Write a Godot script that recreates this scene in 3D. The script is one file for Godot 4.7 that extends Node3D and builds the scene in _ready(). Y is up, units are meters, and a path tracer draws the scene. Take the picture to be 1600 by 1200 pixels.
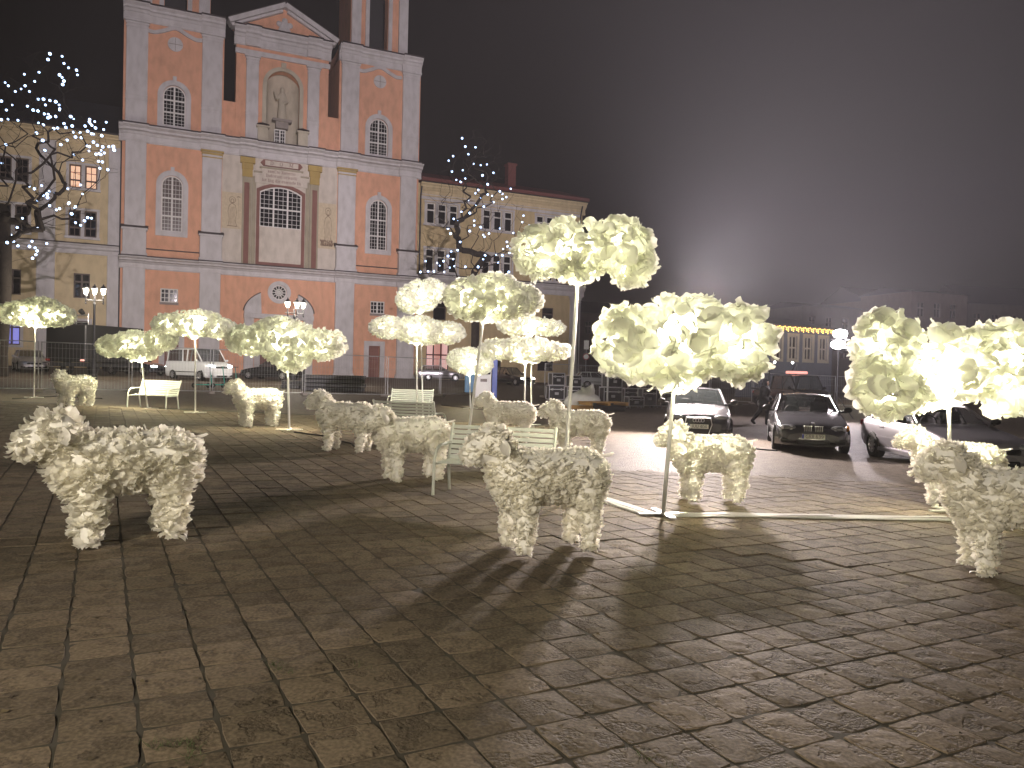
extends Node3D
# Town square at night: paper cloud lamps and paper sheep in front of a baroque church.

const FOCAL := 1202.0
const EYE := Vector3(0, 1.65, 0)
const TILT := 0.019
const UP := Vector3(0, 1, 0)

var eye_basis: Basis
var rng := RandomNumberGenerator.new()
var taken := {}
var mats := {}
var P0 := Vector3(-33.187, 0, -64.844)
var FD := Vector3(0.90924, 0, -0.41628)
var FN := Vector3(0.41628, 0, 0.90924)


class MB:
	var v := PackedVector3Array()
	var n := PackedVector3Array()
	var c := PackedColorArray()
	var tint := Color(1, 1, 1)
	var colored := false

	func tri3(a: Vector3, b: Vector3, d: Vector3, na: Vector3, nb: Vector3, nd: Vector3) -> void:
		if (b - a).cross(d - a).dot(na + nb + nd) > 0.0:
			v.append(a); v.append(d); v.append(b)
			n.append(na); n.append(nd); n.append(nb)
		else:
			v.append(a); v.append(b); v.append(d)
			n.append(na); n.append(nb); n.append(nd)
		if colored:
			c.append(tint); c.append(tint); c.append(tint)

	func tri(a: Vector3, b: Vector3, d: Vector3, out: Vector3) -> void:
		var g := (b - a).cross(d - a).normalized()
		if g.dot(out) < 0.0:
			g = -g
		tri3(a, b, d, g, g, g)

	func quad(a: Vector3, b: Vector3, d: Vector3, e: Vector3, out: Vector3) -> void:
		tri(a, b, d, out)
		tri(a, d, e, out)

	func box(at: Vector3, s: Vector3, bs := Basis()) -> void:
		var h := s * 0.5
		for ax in 3:
			for sg in [-1.0, 1.0]:
				var nn := Vector3.ZERO
				nn[ax] = sg
				var p := Vector3.ZERO
				var q := Vector3.ZERO
				p[(ax + 1) % 3] = h[(ax + 1) % 3]
				q[(ax + 2) % 3] = h[(ax + 2) % 3]
				var o := nn * h[ax]
				quad(at + bs * (o - p - q), at + bs * (o + p - q), at + bs * (o + p + q), at + bs * (o - p + q), bs * nn)

	func rbox(at: Vector3, s: Vector3, r: float, bs := Basis()) -> void:
		# box with chamfered edges
		var h := s * 0.5
		r = minf(r, minf(h.x, minf(h.y, h.z)) * 0.9)
		for ax in 3:
			var a1 := (ax + 1) % 3
			var a2 := (ax + 2) % 3
			for sg in [-1.0, 1.0]:
				var o := Vector3.ZERO
				o[ax] = sg * h[ax]
				var p := Vector3.ZERO
				var q := Vector3.ZERO
				p[a1] = h[a1] - r
				q[a2] = h[a2] - r
				var nn := Vector3.ZERO
				nn[ax] = sg
				quad(at + bs * (o - p - q), at + bs * (o + p - q), at + bs * (o + p + q), at + bs * (o - p + q), bs * nn)
			for s1 in [-1.0, 1.0]:
				for s2 in [-1.0, 1.0]:
					var e1 := Vector3.ZERO
					e1[a1] = s1 * h[a1]
					e1[a2] = s2 * (h[a2] - r)
					var e2 := Vector3.ZERO
					e2[a1] = s1 * (h[a1] - r)
					e2[a2] = s2 * h[a2]
					var l := Vector3.ZERO
					l[ax] = h[ax] - r
					var nn := Vector3.ZERO
					nn[a1] = s1
					nn[a2] = s2
					quad(at + bs * (e1 - l), at + bs * (e1 + l), at + bs * (e2 + l), at + bs * (e2 - l), bs * nn)
		for sx in [-1.0, 1.0]:
			for sy in [-1.0, 1.0]:
				for sz in [-1.0, 1.0]:
					tri(at + bs * Vector3(sx * h.x, sy * (h.y - r), sz * (h.z - r)), at + bs * Vector3(sx * (h.x - r), sy * h.y, sz * (h.z - r)), at + bs * Vector3(sx * (h.x - r), sy * (h.y - r), sz * h.z), bs * Vector3(sx, sy, sz))

	func tube(a: Vector3, b: Vector3, ra: float, rb: float, seg := 8, caps := true) -> void:
		var d := (b - a).normalized()
		var x := d.cross(Vector3(0, 0, 1) if absf(d.z) < 0.9 else Vector3(1, 0, 0)).normalized()
		var y := d.cross(x)
		for i in seg:
			var t0 := TAU * i / seg
			var t1 := TAU * (i + 1) / seg
			var e0 := x * cos(t0) + y * sin(t0)
			var e1 := x * cos(t1) + y * sin(t1)
			tri3(a + e0 * ra, a + e1 * ra, b + e1 * rb, e0, e1, e1)
			if rb > 0.0005:
				tri3(a + e0 * ra, b + e1 * rb, b + e0 * rb, e0, e1, e0)
			if caps:
				tri(a, a + e0 * ra, a + e1 * ra, -d)
				if rb > 0.0005:
					tri(b, b + e0 * rb, b + e1 * rb, d)

	func path(pts: Array, r: float, seg := 8) -> void:
		for i in pts.size() - 1:
			tube(pts[i], pts[i + 1], r, r, seg, i == 0 or i == pts.size() - 2)

	func ball(at: Vector3, r: Vector3, nu := 10, nv := 6, bs := Basis()) -> void:
		for j in nv:
			for i in nu:
				var q := []
				for k in [[0, 0], [1, 0], [1, 1], [0, 1]]:
					var th: float = PI * (j + k[1]) / nv
					var ph: float = TAU * (i + k[0]) / nu
					q.append(Vector3(sin(th) * cos(ph), cos(th), sin(th) * sin(ph)))
				var nn := []
				for e in q:
					nn.append((bs * (e / r)).normalized())
				if j > 0:
					tri3(at + bs * (q[0] * r), at + bs * (q[1] * r), at + bs * (q[2] * r), nn[0], nn[1], nn[2])
				if j < nv - 1:
					tri3(at + bs * (q[0] * r), at + bs * (q[2] * r), at + bs * (q[3] * r), nn[0], nn[2], nn[3])

	func lathe(prof: Array, at: Vector3, seg := 12, bs := Basis()) -> void:
		# prof: Vector2(radius, height), turned about local y
		for k in prof.size() - 1:
			var p: Vector2 = prof[k]
			var q: Vector2 = prof[k + 1]
			var sl := Vector2(q.y - p.y, p.x - q.x).normalized()
			if sl.x < 0.0 and absf(sl.x) > 0.9:
				sl = -sl
			for i in seg:
				var t0 := TAU * i / seg
				var t1 := TAU * (i + 1) / seg
				var e0 := Vector3(cos(t0), 0, sin(t0))
				var e1 := Vector3(cos(t1), 0, sin(t1))
				var n0 := bs * (e0 * sl.x + Vector3(0, sl.y, 0))
				var n1 := bs * (e1 * sl.x + Vector3(0, sl.y, 0))
				var a := at + bs * (e0 * p.x + Vector3(0, p.y, 0))
				var b := at + bs * (e1 * p.x + Vector3(0, p.y, 0))
				var cc := at + bs * (e1 * q.x + Vector3(0, q.y, 0))
				var d := at + bs * (e0 * q.x + Vector3(0, q.y, 0))
				if p.x > 0.0005:
					tri3(a, b, cc, n0, n1, n1)
				if q.x > 0.0005:
					tri3(a, cc, d, n0, n1, n0)

	func prism(poly: PackedVector2Array, z0: float, z1: float, xf := Transform3D()) -> void:
		# polygon in local xy, extruded along local z
		var ix := Geometry2D.triangulate_polygon(poly)
		for k in range(0, ix.size(), 3):
			for zz in [[z0, -1.0], [z1, 1.0]]:
				var t := []
				for m in 3:
					t.append(xf * Vector3(poly[ix[k + m]].x, poly[ix[k + m]].y, zz[0]))
				tri(t[0], t[1], t[2], xf.basis * Vector3(0, 0, zz[1] * signf(z1 - z0)))
		var area := 0.0
		for k in poly.size():
			area += poly[k].cross(poly[(k + 1) % poly.size()])
		for k in poly.size():
			var a := poly[k]
			var b := poly[(k + 1) % poly.size()]
			var o := Vector3(b.y - a.y, a.x - b.x, 0) * signf(area)
			quad(xf * Vector3(a.x, a.y, z0), xf * Vector3(b.x, b.y, z0), xf * Vector3(b.x, b.y, z1), xf * Vector3(a.x, a.y, z1), xf.basis * o)

	func grid(f: Callable, nu: int, nv: int, closed := false) -> void:
		# smooth sheet from f(i, j) -> Vector3
		var p := []
		for j in nv + 1:
			for i in nu + 1:
				p.append(f.call(i, j))
		var w := nu + 1
		var nn := []
		for j in nv + 1:
			for i in nu + 1:
				var i0 := i - 1 if i > 0 else (nu - 1 if closed else 0)
				var i1 := i + 1 if i < nu else (1 if closed else nu)
				var a: Vector3 = p[j * w + i1] - p[j * w + i0]
				var b: Vector3 = p[mini(j + 1, nv) * w + i] - p[maxi(j - 1, 0) * w + i]
				nn.append(a.cross(b).normalized())
		for j in nv:
			for i in nu:
				var k := j * w + i
				tri3(p[k], p[k + 1], p[k + w + 1], nn[k], nn[k + 1], nn[k + w + 1])
				tri3(p[k], p[k + w + 1], p[k + w], nn[k], nn[k + w + 1], nn[k + w])

	func torus_ring(at: Vector3, R: float, r: float) -> void:
		# ring lying in the local yz plane
		for k in 16:
			var a := TAU * k / 16.0
			var b := TAU * (k + 1) / 16.0
			tube(at + Vector3(0, cos(a), sin(a)) * R, at + Vector3(0, cos(b), sin(b)) * R, r, r, 5, false)

	func mesh() -> ArrayMesh:
		var a := []
		a.resize(Mesh.ARRAY_MAX)
		a[Mesh.ARRAY_VERTEX] = v
		a[Mesh.ARRAY_NORMAL] = n
		if colored:
			a[Mesh.ARRAY_COLOR] = c
		var m := ArrayMesh.new()
		m.add_surface_from_arrays(Mesh.PRIMITIVE_TRIANGLES, a)
		return m


func numbered(called: String) -> String:
	if not taken.has(called):
		taken[called] = 0
		return called
	taken[called] += 1
	return "%s_%03d" % [called, taken[called]]


func thing(called: String, label: String, category: String, at := Vector3.ZERO, turn := 0.0, group := "") -> Node3D:
	var o := Node3D.new()
	o.name = numbered(called)
	add_child(o)
	o.position = at
	o.rotation.y = turn
	tag(o, label, category, group)
	return o


func tag(o: Node3D, label: String, category: String, group := "") -> void:
	o.set_meta("label", label)
	o.set_meta("category", category)
	if group:
		o.set_meta("group", group)


func part(called: String, mb, m: Material, parent: Node) -> MeshInstance3D:
	var o := MeshInstance3D.new()
	o.name = called
	o.mesh = mb.mesh() if mb is MB else mb
	o.material_override = m
	parent.add_child(o, true)
	return o


func structure(called: String, mb, m: Material) -> MeshInstance3D:
	var o := part(numbered(called), mb, m, self)
	o.set_meta("kind", "structure")
	return o


func lin(r: float, g: float, b: float) -> Color:
	return Color(r, g, b).linear_to_srgb()


func mat(key: String, col: Color, rough := 0.8, metal := 0.0) -> StandardMaterial3D:
	if mats.has(key):
		return mats[key]
	var m := StandardMaterial3D.new()
	m.resource_name = key
	m.albedo_color = col.linear_to_srgb()
	m.roughness = rough
	m.metallic = metal
	mats[key] = m
	return m


func glow(key: String, col: Color, energy: float) -> StandardMaterial3D:
	if mats.has(key):
		return mats[key]
	var m := mat(key, Color(0.8, 0.8, 0.8), 0.5)
	m.emission_enabled = true
	m.emission = col.linear_to_srgb()
	m.emission_energy_multiplier = energy
	return m


func noise_tex(frequency: float, sd: int, octaves: int, stops: Array, size := 512, kind := FastNoiseLite.TYPE_SIMPLEX_SMOOTH) -> NoiseTexture2D:
	var f := FastNoiseLite.new()
	f.noise_type = kind
	f.seed = sd
	f.frequency = frequency
	f.fractal_octaves = octaves
	var t := NoiseTexture2D.new()
	t.width = size
	t.height = size
	t.seamless = true
	t.noise = f
	if stops.size():
		var g := Gradient.new()
		var offs := PackedFloat32Array()
		var cols := PackedColorArray()
		for s in stops:
			offs.append(s[0])
			cols.append(s[1])
		g.offsets = offs
		g.colors = cols
		t.color_ramp = g
	return t


func ray(px: float, py: float) -> Vector3:
	return eye_basis * Vector3((px - 800.0) / FOCAL, (600.0 - py) / FOCAL, -1.0)


func gy(x: float, z: float) -> float:
	return -TILT * x + 0.012 * maxf(0.0, -z - 30.0)


func floor_y(x: float, z: float) -> float:
	# the bare square beyond the pavers lies a little lower than their tops
	return gy(x, z) - (0.035 if z < -24.0 or (z < -13.5 and x > -z * 0.1) else 0.0)


func on_ground(px: float, py: float) -> Vector3:
	# where the sight line through a pixel of the photograph meets the sloping square
	var d := ray(px, py)
	var t := EYE.y / (-d.y - TILT * d.x)
	if t < 0.0 or -d.z * t > 30.0:
		t = (EYE.y + 0.36) / (-d.y - TILT * d.x - 0.012 * d.z)
	var p := EYE + d * t
	p.y = floor_y(p.x, p.z)
	return p


func in_sight(px: float, depth: float) -> Vector3:
	# a point of the ground under that image column at a known distance
	var d := ray(px, 585.0)
	var p := EYE + d * (depth / -d.z)
	p.y = floor_y(p.x, p.z)
	return p


func point(px: float, py: float, depth: float) -> Vector3:
	var d := ray(px, py)
	return EYE + d * (depth / -d.z)


func fnode(o: Node3D) -> void:
	# stand a building on the church's front: x along it, y up, z out of it
	o.transform = Transform3D(Basis(FD, UP, FN), P0)


func _ready() -> void:
	rng.seed = 7
	build_camera_and_light()
	build_materials()
	build_ground()
	build_church()
	build_left_house()
	build_right_house()
	build_far_right()
	build_trees()
	build_lamps()
	build_fences()
	build_vehicles()
	build_clutter()
	build_benches()
	build_cloud_lamps()
	build_sheep()
	build_person()


func build_camera_and_light() -> void:
	var cam := Camera3D.new()
	cam.name = "camera"
	cam.fov = rad_to_deg(2.0 * atan(600.0 / FOCAL))
	cam.near = 0.05
	cam.far = 900.0
	eye_basis = Basis(Vector3(1, 0, 0), -atan(20.0 / FOCAL)) * Basis(Vector3(0, 0, 1), 0.0245)
	cam.transform = Transform3D(eye_basis, EYE)
	add_child(cam)
	cam.current = true
	var w := WorldEnvironment.new()
	w.name = "environment"
	var e := Environment.new()
	e.background_mode = Environment.BG_SKY
	var s := ProceduralSkyMaterial.new()
	s.sky_top_color = lin(0.0020, 0.0015, 0.0016)
	s.sky_horizon_color = lin(0.005, 0.004, 0.004)
	s.ground_horizon_color = lin(0.010, 0.008, 0.009)
	s.ground_bottom_color = lin(0.006, 0.005, 0.005)
	s.sky_curve = 0.3
	s.energy_multiplier = 1.0
	e.sky = Sky.new()
	e.sky.sky_material = s
	e.tonemap_mode = Environment.TONE_MAPPER_LINEAR
	e.tonemap_exposure = 1.0
	e.fog_enabled = true
	e.fog_density = 0.0009
	e.fog_light_color = Color(0.97, 0.95, 0.97)
	e.sdfgi_enabled = true
	e.ssao_enabled = true
	e.ssil_enabled = true
	w.environment = e
	add_child(w)
	var sun := DirectionalLight3D.new()   # the last skylight of a winter night, hardly there
	sun.name = "night_sky_light"
	sun.light_energy = 0.004
	sun.light_angular_distance = 30.0
	sun.light_color = Color(0.85, 0.85, 1.0)
	sun.shadow_enabled = true
	sun.sky_mode = DirectionalLight3D.SKY_MODE_LIGHT_ONLY
	sun.rotation = Vector3(-1.1, 0.5, 0)
	add_child(sun)


func omni(parent: Node3D, at: Vector3, energy: float, col: Color, size := 0.08) -> void:
	var l := OmniLight3D.new()
	l.name = "bulb_light"
	l.light_energy = energy
	l.light_color = col
	l.light_size = size
	l.omni_range = 120.0
	l.omni_attenuation = 2.0
	l.shadow_enabled = true
	l.position = at
	parent.add_child(l, true)


func spot(parent: Node3D, at: Vector3, aim: Vector3, energy: float, col: Color, angle: float, size := 0.15, soft := 0.6) -> void:
	var l := SpotLight3D.new()
	l.name = "flood_light"
	l.light_energy = energy
	l.light_color = col
	l.light_size = size
	l.spot_angle = angle
	l.spot_angle_attenuation = soft
	l.spot_range = 200.0
	l.spot_attenuation = 2.0
	l.shadow_enabled = true
	parent.add_child(l, true)
	l.look_at_from_position(parent.to_global(at), aim, UP)


func build_materials() -> void:
	var plaster := noise_tex(0.012, 3, 5, [[0.0, Color(0.86, 0.855, 0.85)], [0.4, Color(0.94, 0.94, 0.935)], [0.65, Color(0.98, 0.98, 0.98)], [1.0, Color(1, 1, 1)]], 1024)
	for k in [["pink", Color(0.80, 0.43, 0.285)], ["white_plaster", Color(0.66, 0.63, 0.645)], ["cream", Color(0.68, 0.61, 0.54)], ["yellow", Color(0.66, 0.52, 0.30)], ["pale_yellow", Color(0.70, 0.57, 0.36)], ["ochre", Color(0.50, 0.36, 0.13)], ["red_brown", Color(0.27, 0.13, 0.11)], ["niche", Color(0.58, 0.52, 0.42)], ["slate_blue", Color(0.09, 0.10, 0.14)], ["sand_plaster", Color(0.30, 0.27, 0.23)], ["far_wall_dimmed_warm", Color(0.13, 0.085, 0.07)], ["far_wall_dimmed", Color(0.10, 0.085, 0.075)], ["grey_stone", Color(0.33, 0.29, 0.27)], ["stone_band", Color(0.42, 0.37, 0.28)]]:  # the two wall tones of the hazy houses are darkened in place of haze
		var m := mat(k[0], k[1], 0.9)
		m.albedo_texture = plaster
		m.uv1_triplanar = true
		m.uv1_world_triplanar = true
		m.uv1_scale = Vector3(0.13, 0.05, 0.13)
	mat("flashing", Color(0.035, 0.025, 0.025), 0.6)
	mat("roof_red", Color(0.16, 0.05, 0.045), 0.8)
	mat("roof_dark", Color(0.03, 0.03, 0.035), 0.8)
	mat("window_white", Color(0.72, 0.70, 0.68), 0.6)
	mat("window_dark_frame", Color(0.10, 0.07, 0.06), 0.6)
	mat("dark_glass", Color(0.012, 0.012, 0.016), 0.04)
	mat("dim_glass", Color(0.10, 0.075, 0.07), 0.2)
	mat("black_paint", Color(0.012, 0.012, 0.013), 0.5)
	mat("dark_metal", Color(0.05, 0.05, 0.055), 0.45, 0.4)
	mat("galvanised", Color(0.42, 0.42, 0.43), 0.45, 0.7)
	mat("white_steel", Color(0.78, 0.78, 0.74), 0.35)
	mat("bench_paint", Color(0.62, 0.65, 0.60), 0.4)
	mat("aluminium", Color(0.75, 0.75, 0.77), 0.3, 0.9)
	mat("rubber", Color(0.012, 0.012, 0.012), 0.85)
	mat("white_cloth", Color(0.66, 0.66, 0.63), 0.9)
	mat("skin", Color(0.48, 0.30, 0.22), 0.6)
	mat("pine", Color(0.50, 0.29, 0.10), 0.75)
	mat("tail_red", Color(0.35, 0.02, 0.02), 0.3)
	mat("amber", Color(0.6, 0.22, 0.02), 0.25)
	var bark := mat("bark", Color(0.055, 0.043, 0.036), 0.95)
	bark.albedo_texture = noise_tex(0.03, 21, 4, [[0.0, Color(0.6, 0.6, 0.6)], [1.0, Color(1, 1, 1)]], 256)
	bark.uv1_triplanar = true
	bark.uv1_scale = Vector3(1.5, 0.4, 1.5)
	var paper := mat("paper", Color(0.92, 0.92, 0.855), 0.55)
	paper.backlight_enabled = true
	paper.backlight = lin(0.98, 0.985, 0.89)
	var fleece := mat("fleece_paper", Color(0.95, 0.935, 0.885), 0.45)
	fleece.backlight_enabled = true
	fleece.backlight = lin(0.97, 0.945, 0.84)
	var film := mat("ear_film", Color(0.80, 0.78, 0.74), 0.25)
	film.backlight_enabled = true
	film.backlight = lin(0.8, 0.78, 0.7)
	mat("fleece_core", Color(0.95, 0.935, 0.885), 0.9)
	# paving: worn concrete, smooth in places, crumbled to coarse grit in others
	var side := 1024
	var fn := FastNoiseLite.new()
	fn.seed = 31
	fn.frequency = 0.0075
	fn.fractal_octaves = 4
	var patch := fn.get_seamless_image(side, side)
	fn.seed = 32
	fn.noise_type = FastNoiseLite.TYPE_CELLULAR
	fn.frequency = 0.085
	fn.fractal_octaves = 2
	var grit := fn.get_seamless_image(side, side)
	fn.seed = 33
	fn.noise_type = FastNoiseLite.TYPE_SIMPLEX_SMOOTH
	fn.frequency = 0.05
	fn.fractal_octaves = 5
	var fine := fn.get_seamless_image(side, side)
	var hgt := Image.create(side, side, false, Image.FORMAT_L8)
	var alb := Image.create(side, side, false, Image.FORMAT_RGB8)
	for y in side:
		for x in side:
			var pt := smoothstep(0.50, 0.62, patch.get_pixel(x, y).r)
			var gr := grit.get_pixel(x, y).r
			var fi := fine.get_pixel(x, y).r
			var h := 0.80 + (fi - 0.5) * 0.16 - pt * (0.12 + 0.55 * gr)
			hgt.set_pixel(x, y, Color(h, h, h))
			var c := 0.82 + (fi - 0.5) * 0.36 - pt * (0.03 + 0.14 * gr)
			alb.set_pixel(x, y, Color(c, c * 0.985, c * 0.96))
	var grain := ImageTexture.create_from_image(alb)
	var relief := ImageTexture.create_from_image(hgt)
	var tones := [Color(0.25, 0.203, 0.150), Color(0.215, 0.176, 0.130), Color(0.28, 0.227, 0.168), Color(0.20, 0.164, 0.122)]
	for k in 5:
		var m := mat("paving_%d" % k, tones[k] if k < 4 else Color(1, 1, 1), 0.8)
		m.vertex_color_use_as_albedo = k == 4
		m.metallic_specular = 0.25
		m.albedo_texture = grain
		m.heightmap_enabled = true
		m.heightmap_texture = relief
		m.heightmap_scale = 1.0
		m.uv1_triplanar = true
		m.uv1_world_triplanar = true
		m.uv1_scale = Vector3(0.62, 0.62, 0.62)
	var far := mat("square_surface", Color(0.185, 0.152, 0.120), 0.68)
	far.metallic_specular = 0.3
	far.albedo_texture = grain
	far.heightmap_enabled = true
	far.heightmap_texture = noise_tex(0.09, 14, 3, [], 1024, FastNoiseLite.TYPE_CELLULAR)
	far.heightmap_scale = 1.6
	far.uv1_triplanar = true
	far.uv1_world_triplanar = true
	far.uv1_scale = Vector3(0.35, 0.35, 0.35)
	mat("joint_soil", Color(0.048, 0.041, 0.028), 1.0)


func build_ground() -> void:
	# one sheet to the horizon, sloping gently to the right and up towards the church
	var mb := MB.new()
	var xs := [-420.0, -120.0, -60.0, -30.0, -12.0, 0.0, 12.0, 30.0, 60.0, 120.0, 420.0]
	var zs := [60.0, 10.0, 0.0, -15.0, -30.0, -50.0, -80.0, -120.0, -500.0]
	for i in xs.size() - 1:
		for j in zs.size() - 1:
			var q := []
			for k in [[0, 0], [1, 0], [1, 1], [0, 1]]:
				var x: float = xs[i + k[0]]
				var z: float = zs[j + k[1]]
				q.append(Vector3(x, gy(clampf(x, -60, 60), maxf(z, -120.0)) - 0.035, z))
			mb.quad(q[0], q[1], q[2], q[3], UP)
	var g := structure("square_ground", mb, mats["square_surface"])
	# concrete pavers laid square to the church
	var a := deg_to_rad(28.0)
	var away := Vector3(-sin(a), 0, -cos(a))
	var across := Vector3(cos(a), 0, -sin(a))
	var pitch := 0.325
	var spots := []
	for i in range(-80, 90):
		for j in range(-20, 130):
			var p := across * (i * pitch) + away * (j * pitch)
			var dep := -p.z
			if dep < 1.6 or dep > 24.0:
				continue
			if absf(p.x) > dep * 0.70 + 0.9:
				continue
			if dep > 13.5 and p.x > dep * 0.10:
				continue
			spots.append([dep * dep + p.x * p.x, p, i, j])
	spots.sort_custom(func(u, w): return u[0] < w[0])
	var shapes := []
	for k in 8:
		shapes.append(paver_shape(pitch, k).mesh())
	var rest := MB.new()
	rest.colored = true
	var tone := [Color(0.25, 0.203, 0.150), Color(0.215, 0.176, 0.130), Color(0.28, 0.227, 0.168), Color(0.20, 0.164, 0.122)]
	var lie := Basis(across, UP, -away)
	var slope := Basis(Vector3(0, 0, 1), -TILT)
	var made := 0
	for s in spots:
		var p: Vector3 = s[1]
		# the nearest rows lie outside the frame below y 1200
		p.y = gy(p.x, p.z) + rng.randf_range(-0.003, 0.003)
		var tilt := Basis(Vector3(1, 0, 0), rng.randf_range(-0.007, 0.007)) * Basis(Vector3(0, 0, 1), rng.randf_range(-0.007, 0.007))
		var seen := -p.z > 2.55 and absf(p.x) < -p.z * 0.67 + 0.15
		if made < 300 and seen:
			var o := part("paver", shapes[rng.randi() % 8], mats["paving_%d" % (rng.randi() % 4)], g)
			o.transform = Transform3D(slope * tilt * lie * Basis(UP, (rng.randi() % 4) * PI / 2), p)
			made += 1
		else:
			rest.tint = tone[rng.randi() % 4] * rng.randf_range(0.9, 1.1)
			var bs := slope * tilt * lie
			var h := pitch * 0.5 - 0.005
			var q := []
			for k in [[-1, -1], [1, -1], [1, 1], [-1, 1]]:
				q.append(Vector3(k[0] * h + rng.randf_range(-0.006, 0.006), 0, k[1] * h + rng.randf_range(-0.006, 0.006)))
			var t := []
			var lo := []
			for e in q:
				t.append(p + bs * (e * 0.965))
				lo.append(p + bs * (e + Vector3(0, -0.018, 0)))
			rest.quad(t[0], t[1], t[2], t[3], UP)
			for k in 4:
				rest.quad(t[k], t[(k + 1) % 4], lo[(k + 1) % 4], lo[k], bs * (q[k] + q[(k + 1) % 4]) + UP * 0.1)
	var st := part("pavers_beyond", rest, mats["paving_4"], g)
	st.set_meta("kind", "stuff")
	# dark joint bed under the pavers
	var bed := MB.new()
	for k in 8:
		var d0 := 1.4 + k * 2.9
		var d1 := d0 + 2.9
		var l0 := d0 * 0.70 + 0.8
		var l1 := d1 * 0.70 + 0.8
		var r0 := l0 if d0 < 13.0 else d0 * 0.1 + 0.2
		var r1 := l1 if d1 < 13.0 else d1 * 0.1 + 0.2
		var q := []
		for e in [[-l0, -d0], [r0, -d0], [r1, -d1], [-l1, -d1]]:
			q.append(Vector3(e[0], gy(e[0], e[1]) - 0.010, e[1]))
		bed.quad(q[0], q[1], q[2], q[3], UP)
	structure("joint_bed", bed, mats["joint_soil"])


func paver_shape(pitch: float, sd: int) -> MB:
	# a square slab with uneven top, worn corners and sloping edges
	var r := RandomNumberGenerator.new()
	r.seed = 100 + sd
	var mb := MB.new()
	var h := pitch * 0.5 - 0.003
	var n := 4
	var pts := []
	for j in n + 1:
		for i in n + 1:
			var x := (float(i) / n * 2.0 - 1.0)
			var z := (float(j) / n * 2.0 - 1.0)
			var rim := maxf(absf(x), absf(z)) > 0.99
			var corner := absf(x) > 0.99 and absf(z) > 0.99
			var k := h * (0.965 if rim else 1.0) * (0.955 if corner else 1.0)
			pts.append(Vector3(x * k + r.randf_range(-0.005, 0.005), r.randf_range(-0.0035, 0.0025) - (0.005 if rim else 0.0), z * k + r.randf_range(-0.005, 0.005)))
	for j in n:
		for i in n:
			var q := j * (n + 1) + i
			mb.quad(pts[q], pts[q + 1], pts[q + n + 2], pts[q + n + 1], UP)
	for s in 4:
		for i in n:
			var q0 := 0
			var q1 := 0
			match s:
				0: q0 = i; q1 = i + 1
				1: q0 = n * (n + 1) + i; q1 = q0 + 1
				2: q0 = i * (n + 1); q1 = q0 + n + 1
				3: q0 = i * (n + 1) + n; q1 = q0 + n + 1
			var a: Vector3 = pts[q0]
			var b: Vector3 = pts[q1]
			var o := Vector3((a.x + b.x), 0, (a.z + b.z))
			var la := Vector3(a.x * 1.045, -0.03, a.z * 1.045)
			var lb := Vector3(b.x * 1.045, -0.03, b.z * 1.045)
			mb.quad(a, b, lb, la, o + UP * 0.05)
	return mb


# ---------------------------------------------------------------- buildings
func outline(h: Array, grow: float) -> Array:
	# closed outline of an opening [u0, u1, v0, v1, kind]; kinds: "", "arch", "round", "segment"
	var u0: float = h[0] - grow
	var u1: float = h[1] + grow
	var v0: float = h[2] - grow
	var v1: float = h[3] + grow
	var uc := (u0 + u1) * 0.5
	var r := (u1 - u0) * 0.5
	var pts := []
	match h[4]:
		"round":
			for k in 24:
				pts.append(Vector2(uc + r * cos(TAU * k / 24), (v0 + v1) * 0.5 + r * sin(TAU * k / 24)))
		"arch":
			pts.append(Vector2(u0, v0))
			pts.append(Vector2(u1, v0))
			for k in 13:
				pts.append(Vector2(uc + r * cos(PI * k / 12), v1 - r + r * sin(PI * k / 12)))
		"segment":
			pts.append(Vector2(u0, v0))
			pts.append(Vector2(u1, v0))
			for k in 9:
				var t := 1.0 - k / 4.0
				pts.append(Vector2(uc + r * t, v1 - 0.30 * r * t * t))
		_:
			pts = [Vector2(u0, v0), Vector2(u1, v0), Vector2(u1, v1), Vector2(u0, v1)]
	return pts


func wall(mb: MB, u0: float, u1: float, v0: float, v1: float, w: float, holes: Array, reveal := 0.35) -> void:
	# a wall face with real openings and their reveals
	var us := [u0, u1]
	var vs := [v0, v1]
	for h in holes:
		us.append_array([h[0], h[1]])
		vs.append_array([h[2], h[3]])
	us.sort()
	vs.sort()
	for i in us.size() - 1:
		for j in vs.size() - 1:
			if us[i + 1] - us[i] < 0.001 or vs[j + 1] - vs[j] < 0.001:
				continue
			var cu: float = (us[i] + us[i + 1]) * 0.5
			var cv: float = (vs[j] + vs[j + 1]) * 0.5
			var open := false
			for h in holes:
				open = open or (cu > h[0] and cu < h[1] and cv > h[2] and cv < h[3])
			if not open:
				mb.quad(Vector3(us[i], vs[j], w), Vector3(us[i + 1], vs[j], w), Vector3(us[i + 1], vs[j + 1], w), Vector3(us[i], vs[j + 1], w), Vector3(0, 0, 1))
	for h in holes:
		var o := outline(h, 0.0)
		var c := Vector2((h[0] + h[1]) * 0.5, (h[2] + h[3]) * 0.5)
		for k in o.size():
			var a: Vector2 = o[k]
			var b: Vector2 = o[(k + 1) % o.size()]
			var m := c - (a + b) * 0.5
			mb.quad(Vector3(a.x, a.y, w), Vector3(b.x, b.y, w), Vector3(b.x, b.y, w - reveal), Vector3(a.x, a.y, w - reveal), Vector3(m.x, m.y, 0))
			if h[4] != "":
				# spandrels between the curve and the square corners
				var edge: float = h[3] if (a.y + b.y) * 0.5 > c.y else h[2]
				if absf(a.x - b.x) > 0.0005 and (absf(a.y - edge) > 0.001 or absf(b.y - edge) > 0.001):
					mb.quad(Vector3(a.x, a.y, w), Vector3(b.x, b.y, w), Vector3(b.x, edge, w), Vector3(a.x, edge, w), Vector3(0, 0, 1))


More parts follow.
